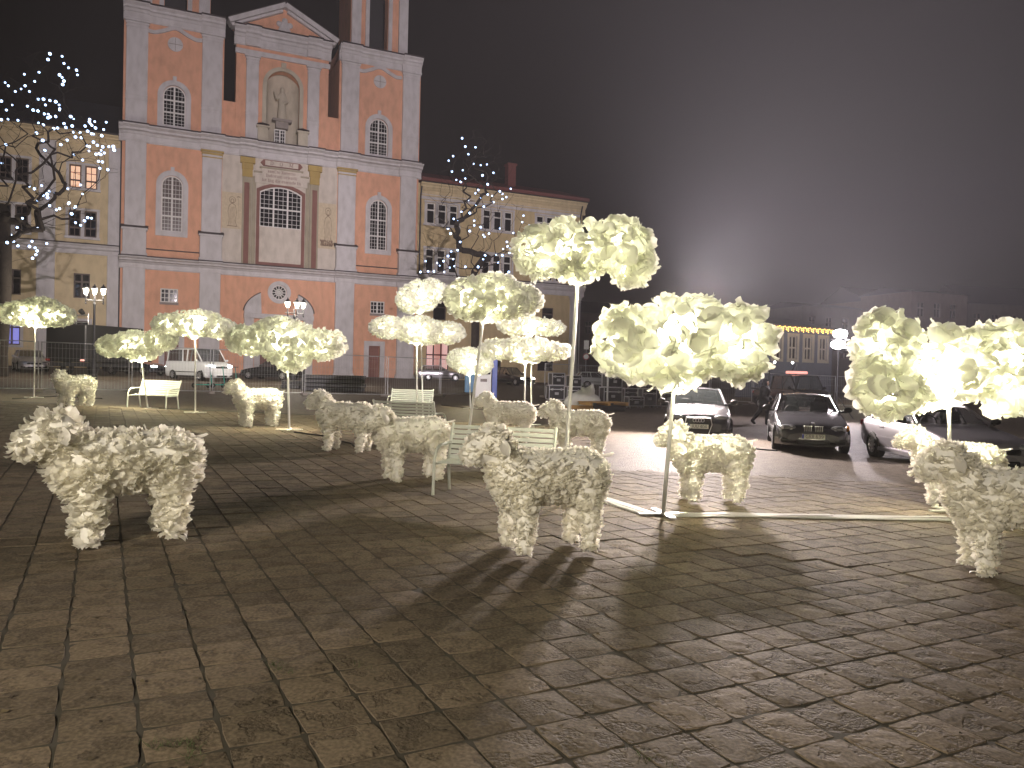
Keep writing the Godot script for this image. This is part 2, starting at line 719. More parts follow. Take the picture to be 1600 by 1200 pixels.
func band(mb: MB, h: Array, wide: float, w0: float, w1: float, skip_sill := false) -> void:
	# a raised surround round an opening
	var a := outline(h, 0.0)
	var b := outline(h, wide)
	for k in a.size():
		var l := (k + 1) % a.size()
		if skip_sill and k == 0:
			continue
		var c := Vector2((h[0] + h[1]) * 0.5, (h[2] + h[3]) * 0.5)
		var p := [a[k], a[l], b[l], b[k]]
		mb.quad(Vector3(p[0].x, p[0].y, w1), Vector3(p[1].x, p[1].y, w1), Vector3(p[2].x, p[2].y, w1), Vector3(p[3].x, p[3].y, w1), Vector3(0, 0, 1))
		var o: Vector2 = (p[2] + p[3]) * 0.5 - c
		mb.quad(Vector3(p[2].x, p[2].y, w1), Vector3(p[3].x, p[3].y, w1), Vector3(p[3].x, p[3].y, w0), Vector3(p[2].x, p[2].y, w0), Vector3(o.x, o.y, 0))
		mb.quad(Vector3(p[0].x, p[0].y, w1), Vector3(p[1].x, p[1].y, w1), Vector3(p[1].x, p[1].y, w0), Vector3(p[0].x, p[0].y, w0), Vector3(-o.x, -o.y, 0))


func window(parent: Node3D, h: Array, w: float, wings: int, cols: int, rows: Array, frame: Material, glass: Material, bar := 0.035) -> void:
	# rows: list of [share of the height, small panes high]; panes are single sheets of glass, bars stand before them
	var mb := MB.new()
	var u0: float = h[0]
	var u1: float = h[1]
	var v0: float = h[2]
	var v1: float = h[3]
	var thick := 0.11
	var inside := func(u: float, v: float) -> bool:
		if h[4] == "":
			return true
		var r := (u1 - u0) * 0.5
		var uc := (u0 + u1) * 0.5
		if h[4] == "arch":
			return v < v1 - r or Vector2(u - uc, v - v1 + r).length() < r + 0.01
		if h[4] == "segment":
			return v < v1 - 0.30 * r * pow((u - uc) / r, 2.0) + 0.01
		return Vector2(u - uc, v - (v0 + v1) * 0.5).length() < r + 0.01
	band(mb, h, -0.10, w - 0.02, w + 0.05)
	var vbar := func(u: float, a: float, b: float, t: float) -> void:
		var lo := a
		var hi := b
		for k in 24:
			if not inside.call(u, hi):
				hi -= (b - a) / 24.0
			if not inside.call(u, lo):
				lo += (b - a) / 24.0
		if hi > lo:
			mb.box(Vector3(u, (lo + hi) * 0.5, w + 0.02 - t * 0.06), Vector3(t, hi - lo, 0.045 + t * 0.1))
	var hbar := func(v: float, a: float, b: float, t: float) -> void:
		var lo := a
		var hi := b
		for k in 24:
			if not inside.call(hi, v):
				hi -= (b - a) / 48.0
			if not inside.call(lo, v):
				lo += (b - a) / 48.0
		if hi > lo:
			mb.box(Vector3((lo + hi) * 0.5, v, w + 0.016 - t * 0.06), Vector3(hi - lo, t, 0.043 + t * 0.1))
	var wd := (u1 - u0) / wings
	for k in range(1, wings):
		vbar.call(u0 + wd * k, v0, v1, thick * 1.3)
	for k in wings:
		for c in range(1, cols):
			vbar.call(u0 + wd * (k + float(c) / cols), v0, v1, bar)
	var v := v0
	for r in rows:
		var hh: float = (v1 - v0) * r[0]
		for c in range(1, r[1]):
			hbar.call(v + hh * c / r[1], u0, u1, bar)
		v += hh
		if v < v1 - 0.1:
			hbar.call(v, u0, u1, thick * 1.2)
	var f := part("window", mb, frame, parent)
	var g := MB.new()
	var o := outline(h, 0.0)
	var poly := PackedVector2Array()
	for p in o:
		poly.append(p)
	g.prism(poly, w - 0.09, w - 0.05)
	part("pane", g, glass, f)


func cornice(parent: Node3D, called: String, u0: float, u1: float, v0: float, v1: float, depth: float, breaks: Array, m: Material, base_w := 0.0) -> void:
	# moulded band: architrave, frieze, then a spreading cornice; it breaks forward over the pilasters
	var hgt := v1 - v0
	var mb := MB.new()
	var runs := [[u0, u1, 0.0]]
	for b in breaks:
		runs.append([b[0] - 0.12, b[1] + 0.12, 0.22])
	for r in runs:
		var e: float = r[2]
		var prof := PackedVector2Array([Vector2(-0.3, 0.0), Vector2(0.08 + e, 0.0), Vector2(0.12 + e, 0.10 * hgt), Vector2(0.06 + e, 0.14 * hgt), Vector2(0.06 + e, 0.46 * hgt), Vector2(0.16 + e, 0.50 * hgt), Vector2(0.26 + e, 0.62 * hgt), Vector2(depth * 0.62 + e, 0.68 * hgt), Vector2(depth * 0.66 + e, 0.80 * hgt), Vector2(depth + e, 0.92 * hgt), Vector2(depth + e, hgt), Vector2(-0.3, hgt)])
		var ee := 0.0 if e == 0.0 else 0.004
		mb.prism(prof, 0.0, r[1] - r[0], Transform3D(Basis(Vector3(0, 0, 1), Vector3(0, 1, 0), Vector3(1, 0, 0)), Vector3(r[0], v0 + ee, base_w)))
	part(called, mb, m, parent)
	var fl := MB.new()
	for r in runs:
		var e: float = r[2]
		fl.box(Vector3((r[0] + r[1]) * 0.5, v1 + 0.045 + e * 0.03, base_w + (depth + e) * 0.5 - 0.10), Vector3(r[1] - r[0] + 0.06, 0.07, depth + e + 0.5))
	part("flashing", fl, mats["flashing"], parent)


func pilaster(parent: Node3D, u0: float, u1: float, v0: float, v1: float, m: Material, base := 0.0, cap := true, out := 0.26, capm: Material = null, w := 0.0) -> void:
	var mb := MB.new()
	var uc := (u0 + u1) * 0.5
	var wd := u1 - u0
	mb.rbox(Vector3(uc, (v0 + v1) * 0.5, w + out * 0.5 - 0.05), Vector3(wd, v1 - v0, out + 0.1), 0.03)
	if base > 0.0:
		mb.box(Vector3(uc, v0 + base * 0.5, w + out * 0.5 + 0.02), Vector3(wd + 0.24, base, out + 0.16))
		mb.box(Vector3(uc, v0 + base + 0.09, w + out * 0.5), Vector3(wd + 0.14, 0.18, out + 0.1))
	var o := part("pilaster", mb, m, parent)
	if cap:
		var c := MB.new()
		c.box(Vector3(uc, v1 - 0.62, w + out * 0.5), Vector3(wd + 0.08, 0.09, out + 0.08))
		c.box(Vector3(uc, v1 - 0.30, w + out * 0.5), Vector3(wd + 0.12, 0.18, out + 0.12))
		c.box(Vector3(uc, v1 - 0.09, w + out * 0.5), Vector3(wd + 0.30, 0.16, out + 0.26))
		part("capital", c, capm if capm else m, o)


func plinth(parent: Node3D, u0: float, u1: float, v0: float, v1: float, m: Material) -> void:
	# pedestal of the upper order: body spreading below, dark sloping cap
	var mb := MB.new()
	var c := (u0 + u1) * 0.5
	var wd := u1 - u0
	mb.rbox(Vector3(c, (v0 + v1) * 0.5, 0.18), Vector3(wd, v1 - v0, 0.75), 0.03)
	mb.box(Vector3(c, v0 + 0.16, 0.2), Vector3(wd + 0.16, 0.3, 0.86))
	mb.box(Vector3(c, v1 - 0.1, 0.2), Vector3(wd + 0.18, 0.18, 0.88))
	var o := part("pedestal", mb, m, parent)
	var k := MB.new()
	k.prism(PackedVector2Array([Vector2(0, 0), Vector2(0.72, 0), Vector2(0.72, 0.07), Vector2(0, 0.32)]), 0.0, wd + 0.3, Transform3D(Basis(Vector3(0, 0, 1), Vector3(0, 1, 0), Vector3(1, 0, 0)), Vector3(u0 - 0.15, v1, 0.0)))
	part("cap", k, mats["flashing"], o)


func fresco(sd: int) -> ImageTexture:
	# faded line drawing on a plaster panel: a standing robed figure
	var im := Image.create(128, 224, false, Image.FORMAT_RGB8)
	var nz := FastNoiseLite.new()
	nz.seed = sd
	nz.frequency = 0.05
	for y in 224:
		for x in 128:
			var t := nz.get_noise_2d(x, y) * 0.05
			im.set_pixel(x, y, Color(0.80 + t, 0.74 + t, 0.64 + t))
	var ink := func(p: Vector2, r: float, k: float) -> void:
		for yy in range(int(p.y - r) - 1, int(p.y + r) + 2):
			for xx in range(int(p.x - r) - 1, int(p.x + r) + 2):
				if xx >= 0 and yy >= 0 and xx < 128 and yy < 224 and Vector2(xx, yy).distance_to(p) <= r:
					im.set_pixel(xx, yy, im.get_pixel(xx, yy).lerp(Color(0.42, 0.33, 0.28), k))
	var c := Vector2(64, 46) if sd == 1 else Vector2(70, 40)
	for k in 60:
		ink.call(c + Vector2.from_angle(TAU * k / 60) * 19.0, 1.6, 0.5)
		ink.call(c + Vector2(0, 5) + Vector2.from_angle(TAU * k / 60) * Vector2(9, 12), 1.4, 0.6)
	var robe := [Vector2(0, 20), Vector2(20, 34), Vector2(26, 80), Vector2(20, 130), Vector2(28, 160), Vector2(-24, 160), Vector2(-18, 120), Vector2(-26, 70), Vector2(-18, 34), Vector2(0, 20)]
	for k in robe.size() - 1:
		for m in 30:
			ink.call(c + robe[k].lerp(robe[k + 1], m / 30.0), 1.5, 0.35)
	for m in 40:
		for q in 5:
			ink.call(c + Vector2(-14 + q * 7 + sin(m * 0.3 + q) * 2.0, 44 + m * 2.8), 1.6, 0.25)
	if sd == 1:
		for m in 60:
			ink.call(Vector2(100 + m * 0.1, 24 + m * 2.1), 1.3, 0.3)
		for m in 20:
			ink.call(Vector2(92 + m, 22 + absf(m - 10.0) * 0.4), 2.0, 0.5)
	else:
		for m in 70:
			ink.call(Vector2(64 + cos(m * 0.35) * (44 - m * 0.2), 196 + sin(m * 0.5) * 12.0), 5.0, 0.35)
	for m in 40:
		ink.call(Vector2(34 + m * 1.6, 208), 2.0, 0.4)
	return ImageTexture.create_from_image(im)


func build_church() -> void:
	var t := thing("church", "tall pink and white baroque church front with two towers and a gable", "church")
	fnode(t)
	var pink: Material = mats["pink"]
	var white: Material = mats["white_plaster"]
	var C := 12.95
	# mirrored helper
	var both := func(a: float, b: float) -> Array:
		return [[a, b], [2 * C - b, 2 * C - a]]
	# ---- ground storey
	var small := []
	for s in both.call(3.1, 4.5):
		small.append([s[0], s[1], 6.85, 8.05, ""])
	var round_hole := [C - 0.68, C + 0.68, 7.62, 8.98, "round"]
	var doors := []
	for s in both.call(3.5, 4.6):
		doors.append([s[0], s[1], -1.0, 3.75, ""])
	var portal := [C - 1.6, C + 1.6, -1.0, 4.6, "arch"]
	var mb := MB.new()
	wall(mb, 0.0, 7.9, -1.0, 9.7, 0.0, [small[0], doors[0]], 0.4)
	wall(mb, 7.9, 18.0, -1.0, 9.7, 0.0, [round_hole, portal], 0.5)
	wall(mb, 18.0, 25.9, -1.0, 9.7, 0.0, [small[1], doors[1]], 0.4)
	part("wall", mb, pink, t)
	for h in small:
		window(t, h, -0.2, 2, 2, [[1.0, 3]], mats["window_white"], mats["dark_glass"], 0.06)
		var sl := MB.new()
		sl.box(Vector3((h[0] + h[1]) * 0.5, h[2] - 0.1, 0.02), Vector3(1.5, 0.2, 0.16))
		part("sill", sl, mats["grey_stone"], t)
	for h in doors:
		var d := MB.new()
		d.box(Vector3((h[0] + h[1]) * 0.5, 1.375, -0.36), Vector3(h[1] - h[0], 4.75, 0.08))
		for k in 3:
			d.rbox(Vector3((h[0] + h[1]) * 0.5, 0.6 + k * 1.15, -0.3), Vector3(0.8, 0.95, 0.05), 0.02)
		part("door", d, mats["red_brown"], t)
		var s := MB.new()
		band(s, h, 0.45, -0.05, 0.14)
		part("door_surround", s, white, t)
	var pd := MB.new()
	pd.box(Vector3(C, 1.8, -0.45), Vector3(3.4, 5.6, 0.1))
	for k in 2:
		for j in 3:
			pd.rbox(Vector3(C - 0.75 + k * 1.5, 0.6 + j * 1.25, -0.38), Vector3(1.2, 1.0, 0.06), 0.02)
	part("portal_door", pd, mats["red_brown"], t)
	var ps := MB.new()
	band(ps, portal, 0.5, -0.05, 0.2)
	ps.box(Vector3(C - 2.6, 2.6, 0.2), Vector3(0.8, 7.2, 0.5))
	ps.box(Vector3(C + 2.6, 2.6, 0.2), Vector3(0.8, 7.2, 0.5))
	ps.box(Vector3(C, 6.05, 0.25), Vector3(6.1, 0.42, 0.7))
	part("portal_surround", ps, white, t)
	# broken segmental pediment over the portal
	for s in [-1.0, 1.0]:
		var seg := MB.new()
		var poly := PackedVector2Array()
		for k in 9:
			var an := lerpf(0.12, 1.0, k / 8.0)
			poly.append(Vector2(C + s * 3.05 * cos(an), 6.3 + 2.15 * sin(an)))
		poly.append(Vector2(C + s * 1.55, 6.28))
		poly.append(Vector2(C + s * 3.02, 6.28))
		seg.prism(poly, -0.02, 0.45)
		var o := part("pediment_wing", seg, white, t)
		var rim := MB.new()
		for k in 8:
			var a0 := lerpf(0.10, 1.0, k / 8.0)
			var a1 := lerpf(0.10, 1.0, (k + 1) / 8.0)
			var p := Vector3(C + s * 3.1 * cos(a0), 6.3 + 2.2 * sin(a0), 0.24)
			var q := Vector3(C + s * 3.1 * cos(a1), 6.3 + 2.2 * sin(a1), 0.24)
			rim.box((p + q) * 0.5, Vector3(p.distance_to(q) + 0.02, 0.07, 0.6), Basis(Vector3(0, 0, 1), atan2(q.y - p.y, q.x - p.x)))
		part("flashing", rim, mats["flashing"], o)
	var oc := MB.new()
	band(oc, round_hole, 0.34, -0.05, 0.12)
	part("round_window_surround", oc, white, t)
	var ow := MB.new()
	for k in 6:
		ow.box(Vector3(C, 8.3, -0.2), Vector3(1.4, 0.07, 0.05), Basis(Vector3(0, 0, 1), PI * k / 6.0))
	band(ow, [C - 0.25, C + 0.25, 8.05, 8.55, "round"], 0.07, -0.24, -0.15)
	band(ow, round_hole, -0.09, -0.24, -0.14)
	var owp := part("window", ow, mats["window_white"], t)
	var og := MB.new()
	og.prism(PackedVector2Array(outline(round_hole, 0.0)), -0.32, -0.27)
	part("pane", og, mats["dark_glass"], owp)
	var pil := [[0.2, 1.9], [6.2, 7.9], [18.0, 19.75], [24.0, 25.7]]
	for p in pil:
		pilaster(t, p[0], p[1], -1.0, 9.7, white, 1.9, false, 0.32)
	cornice(t, "lower_cornice", -0.1, 26.0, 9.55, 10.5, 0.85, pil, white)
	# ---- middle storey
	var tall := []
	for s in both.call(3.05, 4.75):
		tall.append([s[0] + 0.0, s[1], 12.95, 17.75, "arch"])
	mb = MB.new()
	wall(mb, 0.0, 7.9, 10.4, 20.3, 0.0, [tall[0]], 0.4)
	part("wall", mb, pink, t)
	mb = MB.new()
	wall(mb, 18.0, 25.9, 10.4, 20.3, 0.0, [tall[1]], 0.4)
	part("wall", mb, pink, t)
	var big := [11.1, 14.8, 14.15, 17.85, "segment"]
	mb = MB.new()
	wall(mb, 7.9, 18.0, 10.4, 20.3, 0.0, [big], 0.4)
	part("wall", mb, mats["cream"], t)
	for k in 2:
		var h: Array = tall[k]
		var s := MB.new()
		band(s, h, 0.42, -0.05, 0.12)
		s.box(Vector3((h[0] + h[1]) * 0.5, 18.2, 0.06), Vector3(0.3, 0.5, 0.2))
		part("window_surround", s, white, t)
		window(t, h, -0.2, 2, 3, [[0.28, 4], [0.32, 4], [0.40, 5]], mats["window_white"], mats["dim_glass"] if k == 0 else mats["dark_glass"], 0.03)
	window(t, big, -0.2, 3, 3, [[0.46, 4], [0.54, 5]], mats["window_white"], mats["dark_glass"], 0.032)
	var bs := MB.new()
	band(bs, [11.1, 14.8, 10.95, 17.85, "segment"], 0.28, -0.05, 0.10)
	part("painted_frame", bs, mats["red_brown"], t)
	var pn := MB.new()
	pn.box(Vector3(12.95, 12.5, 0.03), Vector3(3.66, 3.1, 0.06))
	part("panel_below_window", pn, mats["cream"], t)
	for s in [-1.0, 1.0]:
		for e in [[2.35, 0.34, "stone_band", 0.10], [2.95, 0.80, "stone_band", 0.16]]:
			var st := MB.new()
			st.rbox(Vector3(C + s * e[0], 14.6, e[3] * 0.5), Vector3(e[1], 7.9, e[3]), 0.02)
			part("painted_pilaster", st, mats[e[2]], t)
		var st2 := MB.new()
		st2.rbox(Vector3(C + s * 2.98, 14.3, 0.13), Vector3(0.44, 7.2, 0.12), 0.02)
		part("painted_shaft", st2, mats["red_brown"], t)
		var cp := MB.new()
		cp.box(Vector3(C + s * 2.95, 19.85, 0.2), Vector3(1.25, 0.5, 0.4))
		cp.box(Vector3(C + s * 2.95, 19.35, 0.15), Vector3(0.95, 0.5, 0.3))
		cp.box(Vector3(C + s * 2.95, 18.75, 0.12), Vector3(0.86, 0.7, 0.24))
		part("gilded_capital", cp, mats["ochre"], t)
	# inscription
	var tb := MB.new()
	tb.prism(PackedVector2Array([Vector2(C - 2.3, 18.0), Vector2(C + 2.3, 18.0), Vector2(C + 2.3, 18.9), Vector2(C + 1.75, 18.9), Vector2(C + 1.75, 19.35), Vector2(C - 1.75, 19.35), Vector2(C - 1.75, 18.9), Vector2(C - 2.3, 18.9)]), 0.0, 0.13)
	var tablet := part("inscription_tablet", tb, mats["cream"], t)
	var tf := MB.new()
	for e in [[0.0, 19.42, 3.8, 0.14], [-2.05, 18.97, 0.72, 0.14], [2.05, 18.97, 0.72, 0.14]]:
		tf.box(Vector3(C + e[0], e[1], 0.1), Vector3(e[2], e[3], 0.22))
	part("tablet_moulding", tf, mats["stone_band"], tablet)
	var dm := MB.new()
	dm.prism(PackedVector2Array([Vector2(C - 1.85, 19.86), Vector2(C - 1.6, 19.58), Vector2(C + 1.6, 19.58), Vector2(C + 1.85, 19.86), Vector2(C + 1.6, 20.14), Vector2(C - 1.6, 20.14)]), 0.0, 0.15)
	var dplate := part("letter_band", dm, mats["red_brown"], t)
	var dm2 := MB.new()
	dm2.box(Vector3(C, 19.86, 0.1), Vector3(2.9, 0.44, 0.13))
	part("letter_field", dm2, mats["cream"], dplate)
	lettering("D     O     M", Vector3(C, 19.86, 0.17), 0.42, mats["red_brown"], dplate)
	lettering("sanCto Xaverio", Vector3(C, 19.13, 0.135), 0.34, mats["red_brown"], tablet)
	lettering("Indorum orienti)", Vector3(C, 18.74, 0.135), 0.34, mats["red_brown"], tablet)
	lettering("lot Ing die essende In", Vector3(C, 18.32, 0.135), 0.34, mats["red_brown"], tablet)
	# painted saints: flat print on the plaster
	for k in 2:
		var fm := StandardMaterial3D.new()
		fm.resource_name = "fresco"
		fm.albedo_texture = fresco(k + 1)
		fm.roughness = 0.9
		var q := QuadMesh.new()
		q.size = Vector2(1.75, 3.2 if k == 0 else 4.2)
		var o := part("fresco", q, fm, t)
		o.position = Vector3(8.78 if k == 0 else 17.12, 15.3 if k == 0 else 14.75, 0.012)
	for k in 4:
		var p: Array = pil[k]
		pilaster(t, p[0] + 0.05, p[1] - 0.05, 13.0, 20.3, white, 0.0, k == 1 or k == 2, 0.26, mats["ochre"])
		plinth(t, p[0] - 0.05, p[1] + 0.05, 10.56, 12.95, white)
	for e in [[1.9, 6.2], [19.75, 24.0]]:
		var sk := MB.new()
		sk.box(Vector3((e[0] + e[1]) * 0.5, 11.3, 0.06), Vector3(e[1] - e[0], 0.08, 0.2))
		part("string_course", sk, mats["flashing"], t)
	cornice(t, "main_cornice", -0.25, 26.15, 20.2, 21.5, 0.9, pil + [[9.4, 10.6], [15.3, 16.5]], white)
	# ---- upper storey: two towers and the gable between them
	for k in 2:
		var u0 := 0.0 if k == 0 else 18.0
		var h: Array = [u0 + 3.05 if k == 0 else 20.95, u0 + 4.85 if k == 0 else 22.75, 22.0, 25.45, "arch"]
		mb = MB.new()
		wall(mb, u0, u0 + 7.9, 21.4, 30.6, 0.0, [h], 0.4)
		for sx in [0.0, 7.9]:
			mb.quad(Vector3(u0 + sx, 21.4, 0), Vector3(u0 + sx, 30.6, 0), Vector3(u0 + sx, 30.6, -7.5), Vector3(u0 + sx, 21.4, -7.5), Vector3(sx - 4.0, 0, 0))
		mb.quad(Vector3(u0, 31.6, 0), Vector3(u0 + 7.9, 31.6, 0), Vector3(u0 + 7.9, 31.6, -7.5), Vector3(u0, 31.6, -7.5), UP)
		part("tower_wall", mb, pink, t)
		var s := MB.new()
		band(s, h, 0.42, -0.05, 0.12)
		s.box(Vector3((h[0] + h[1]) * 0.5, 25.95, 0.06), Vector3(0.3, 0.5, 0.2))
		part("window_surround", s, white, t)
		window(t, h, -0.2, 2, 3, [[0.34, 4], [0.30, 3], [0.36, 3]], mats["window_white"], mats["dark_glass"], 0.03)
		var uc: float = (h[0] + h[1]) * 0.5
		var rd := MB.new()
		rd.prism(PackedVector2Array(outline([uc - 0.6, uc + 0.6, 28.35, 29.55, "round"], 0.0)), -0.02, 0.1)
		var ro := part("blind_roundel", rd, white, t)
		var rc := MB.new()
		rc.box(Vector3(uc, 28.95, 0.11), Vector3(1.1, 0.04, 0.02))
		rc.box(Vector3(uc, 28.95, 0.112), Vector3(0.04, 1.1, 0.02))
		part("roundel_cross", rc, mats["grey_stone"], ro)
		# curved string moulding over the roundel
		var wv := MB.new()
		var f := func(x: float) -> float:
			return 29.75 + 0.55 * exp(-pow(x / 0.85, 2.0)) - 0.12 * exp(-pow((absf(x) - 1.7) / 0.4, 2.0))
		for q in 20:
			var x0 := -2.1 + q * 0.21
			var p0 := Vector3(uc + x0, f.call(x0), 0.06)
			var p1 := Vector3(uc + x0 + 0.21, f.call(x0 + 0.21), 0.06)
			wv.box((p0 + p1) * 0.5, Vector3(p0.distance_to(p1) + 0.03, 0.3, 0.2), Basis(Vector3(0, 0, 1), atan2(p1.y - p0.y, 0.21)))
		part("curved_moulding", wv, white, t)
		for e in [[u0 + 0.2, u0 + 1.85], [u0 + 6.1, u0 + 7.75]]:
			pilaster(t, e[0], e[1], 21.5, 30.4, white, 0.0, true, 0.24)
			var st := MB.new()
			st.box(Vector3((e[0] + e[1]) * 0.5, 24.1, 0.13), Vector3(e[1] - e[0] + 0.06, 0.07, 0.3))
			st.box(Vector3((e[0] + e[1]) * 0.5, 23.75, 0.13), Vector3(e[1] - e[0] + 0.06, 0.07, 0.3))
			part("pilaster_fillet", st, white, t)
		cornice(t, "tower_cornice", u0 - 0.05, u0 + 7.95, 30.35, 31.65, 0.7, [[u0 + 0.2, u0 + 1.85], [u0 + 6.1, u0 + 7.75]], white)
		# belfry with its dark opening
		var b0 := u0 + 1.15
		var b1 := u0 + 6.75
		mb = MB.new()
		wall(mb, b0, b1, 31.6, 41.0, -0.9, [[uc - 0.9, uc + 0.9, 31.8, 38.5, "arch"]], 1.2)
		for sx in [b0, b1]:
			mb.quad(Vector3(sx, 31.6, -0.9), Vector3(sx, 41.0, -0.9), Vector3(sx, 41.0, -6.4), Vector3(sx, 31.6, -6.4), Vector3(sx - uc, 0, 0))
		mb.quad(Vector3(b0, 41.0, -0.9), Vector3(b1, 41.0, -0.9), Vector3(b1, 41.0, -6.4), Vector3(b0, 41.0, -6.4), UP)
		part("belfry_wall", mb, pink, t)
		var bk := MB.new()
		bk.box(Vector3(uc, 36.0, -4.0), Vector3(2.4, 9.0, 0.2))
		part("belfry_shutter", bk, mats["roof_dark"], t)
		for e in [[b0 + 0.05, b0 + 0.95], [b1 - 0.95, b1 - 0.05]]:
			pilaster(t, e[0], e[1], 31.65, 40.6, white, 0.0, false, 0.3, null, -0.9)
		for e in [uc - 1.12, uc + 1.12]:
			var jb := MB.new()
			jb.box(Vector3(e, 35.2, -0.82), Vector3(0.36, 6.8, 0.22))
			part("belfry_jamb", jb, white, t)
		cornice(t, "belfry_cornice", b0 - 0.2, b1 + 0.2, 40.2, 41.2, 0.6, [], white, -0.9)
	# wings beside the gable
	for e in [[7.9, 8.9], [17.0, 18.0]]:
		mb = MB.new()
		mb.box(Vector3((e[0] + e[1]) * 0.5, 23.15, -0.45), Vector3(1.0, 3.5, 0.7))
		part("gable_wing", mb, pink, t)
	var niche := [C - 1.45, C + 1.45, 21.55, 28.3, "arch"]
	mb = MB.new()
	wall(mb, 8.9, 17.0, 21.4, 30.4, 0.0, [niche], 0.9)
	for sx in [8.9, 17.0]:
		mb.quad(Vector3(sx, 21.4, 0), Vector3(sx, 30.4, 0), Vector3(sx, 30.4, -1.2), Vector3(sx, 21.4, -1.2), Vector3(sx - C, 0, 0))
	part("gable_wall", mb, pink, t)
	var ns := MB.new()
	band(ns, niche, 0.34, -0.05, 0.12, true)
	ns.box(Vector3(C, 28.75, 0.1), Vector3(0.42, 0.5, 0.26))
	part("niche_surround", ns, mats["niche"], t)
	var nb := MB.new()
	# hollow back of the niche
	nb.grid(func(i, j): return Vector3(C - 1.5 * cos(PI * i / 12.0), 21.4 + j * 7.0 / 6.0, -0.05 - 1.15 * sin(PI * i / 12.0)), 12, 6)
	nb.quad(Vector3(C - 1.5, 28.4, -0.02), Vector3(C + 1.5, 28.4, -0.02), Vector3(C + 1.5, 28.4, -1.25), Vector3(C - 1.5, 28.4, -1.25), Vector3(0, -1, 0))
	part("niche_shell", nb, mats["niche"], t)
	# robed statue on its block
	var stt := MB.new()
	stt.box(Vector3(C, 23.95, -0.45), Vector3(1.7, 0.22, 0.8))
	stt.box(Vector3(C, 23.55, -0.5), Vector3(1.1, 0.6, 0.6))
	var sb := part("statue_block", stt, mats["grey_stone"], t)
	var fig := sdf_mesh([[Vector3(C, 24.1, -0.5), Vector3(C, 25.6, -0.5), 0.44, 0.30], [Vector3(C, 25.6, -0.5), Vector3(C, 26.35, -0.5), 0.30, 0.26], [Vector3(C - 0.22, 26.3, -0.5), Vector3(C - 0.5, 25.9, -0.42), 0.13, 0.1], [Vector3(C - 0.5, 25.9, -0.42), Vector3(C - 0.75, 26.5, -0.3), 0.1, 0.08], [Vector3(C + 0.22, 26.3, -0.5), Vector3(C + 0.42, 25.7, -0.35), 0.13, 0.1], [Vector3(C + 0.42, 25.7, -0.35), Vector3(C + 0.1, 25.5, -0.12), 0.1, 0.09], [Vector3(C, 26.5, -0.5), Vector3(C, 26.85, -0.5), 0.13, 0.2]], 0.09, 0.12)
	part("statue", fig, mats["niche"], t)
	window(t, [C - 0.65, C + 0.35, 21.55, 23.2, ""], -0.55, 2, 2, [[1.0, 5]], mats["window_white"], mats["dark_glass"], 0.05)
	for s in [-1.0, 1.0]:
		var u := MB.new()
		u.box(Vector3(C + s * 1.75, 22.25, 0.3), Vector3(0.85, 1.3, 0.6))
		u.box(Vector3(C + s * 1.75, 22.95, 0.3), Vector3(1.1, 0.16, 0.8))
		var uo := part("small_pier", u, mats["niche"], t)
		var uc2 := MB.new()
		uc2.lathe([Vector2(0.75, 0.0), Vector2(0.72, 0.08), Vector2(0.0, 0.36)], Vector3(C + s * 1.75, 23.03, 0.3), 4, Basis(UP, PI / 4))
		part("cap", uc2, mats["flashing"], uo)
	for e in [[9.75, 10.8], [15.1, 16.15]]:
		pilaster(t, e[0], e[1], 21.5, 29.2, white, 0.0, true, 0.24)
		var st := MB.new()
		st.box(Vector3((e[0] + e[1]) * 0.5, 24.2, 0.13), Vector3(1.11, 0.07, 0.3))
		st.box(Vector3((e[0] + e[1]) * 0.5, 23.9, 0.13), Vector3(1.11, 0.07, 0.3))
		part("pilaster_fillet", st, white, t)
	cornice(t, "gable_cornice", 8.7, 17.2, 30.0, 31.5, 0.75, [[9.75, 10.8], [15.1, 16.15]], white)
	var ar := MB.new()
	ar.box(Vector3(C, 29.45, 0.05), Vector3(8.3, 0.42, 0.26))
	part("architrave", ar, white, t)
	var tym := MB.new()
	tym.prism(PackedVector2Array([Vector2(8.6, 31.5), Vector2(17.3, 31.5), Vector2(C, 33.9)]), -1.0, 0.1)
	part("tympanum", tym, pink, t)
	for s in [-1.0, 1.0]:
		var rk := MB.new()
		var p0 := Vector3(C + s * 4.75, 31.72, 0.1)
		var p1 := Vector3(C, 34.05, 0.1)
		var an := atan2(p1.y - p0.y, p1.x - p0.x)
		var bz := Basis(Vector3(0, 0, 1), an)
		rk.box((p0 + p1) * 0.5, Vector3(p0.distance_to(p1), 0.42, 1.3), bz)
		rk.box((p0 + p1) * 0.5 + Vector3(0, -0.33, -0.15), Vector3(p0.distance_to(p1) - 0.5, 0.3, 1.0), bz)
		var ro := part("raking_cornice", rk, white, t)
		var rf := MB.new()
		rf.box((p0 + p1) * 0.5 + Vector3(0, 0.26, 0.0), Vector3(p0.distance_to(p1) + 0.1, 0.06, 1.44), bz)
		part("flashing", rf, mats["flashing"], ro)
	var em := MB.new()
	em.ball(Vector3(C, 32.3, 0.12), Vector3(0.5, 0.5, 0.16), 14, 8)
	for k in 5:
		em.ball(Vector3(C + cos(k * 1.257 + 0.3) * 0.5, 32.3 + sin(k * 1.257 + 0.3) * 0.5, 0.16), Vector3(0.26, 0.26, 0.16), 8, 5)
	part("carved_emblem", em, white, t)
	# nave behind
	var nv := MB.new()
	nv.box(Vector3(C, 9.5, -16.0), Vector3(22.0, 21.0, 30.0))
	part("nave", nv, pink, t)


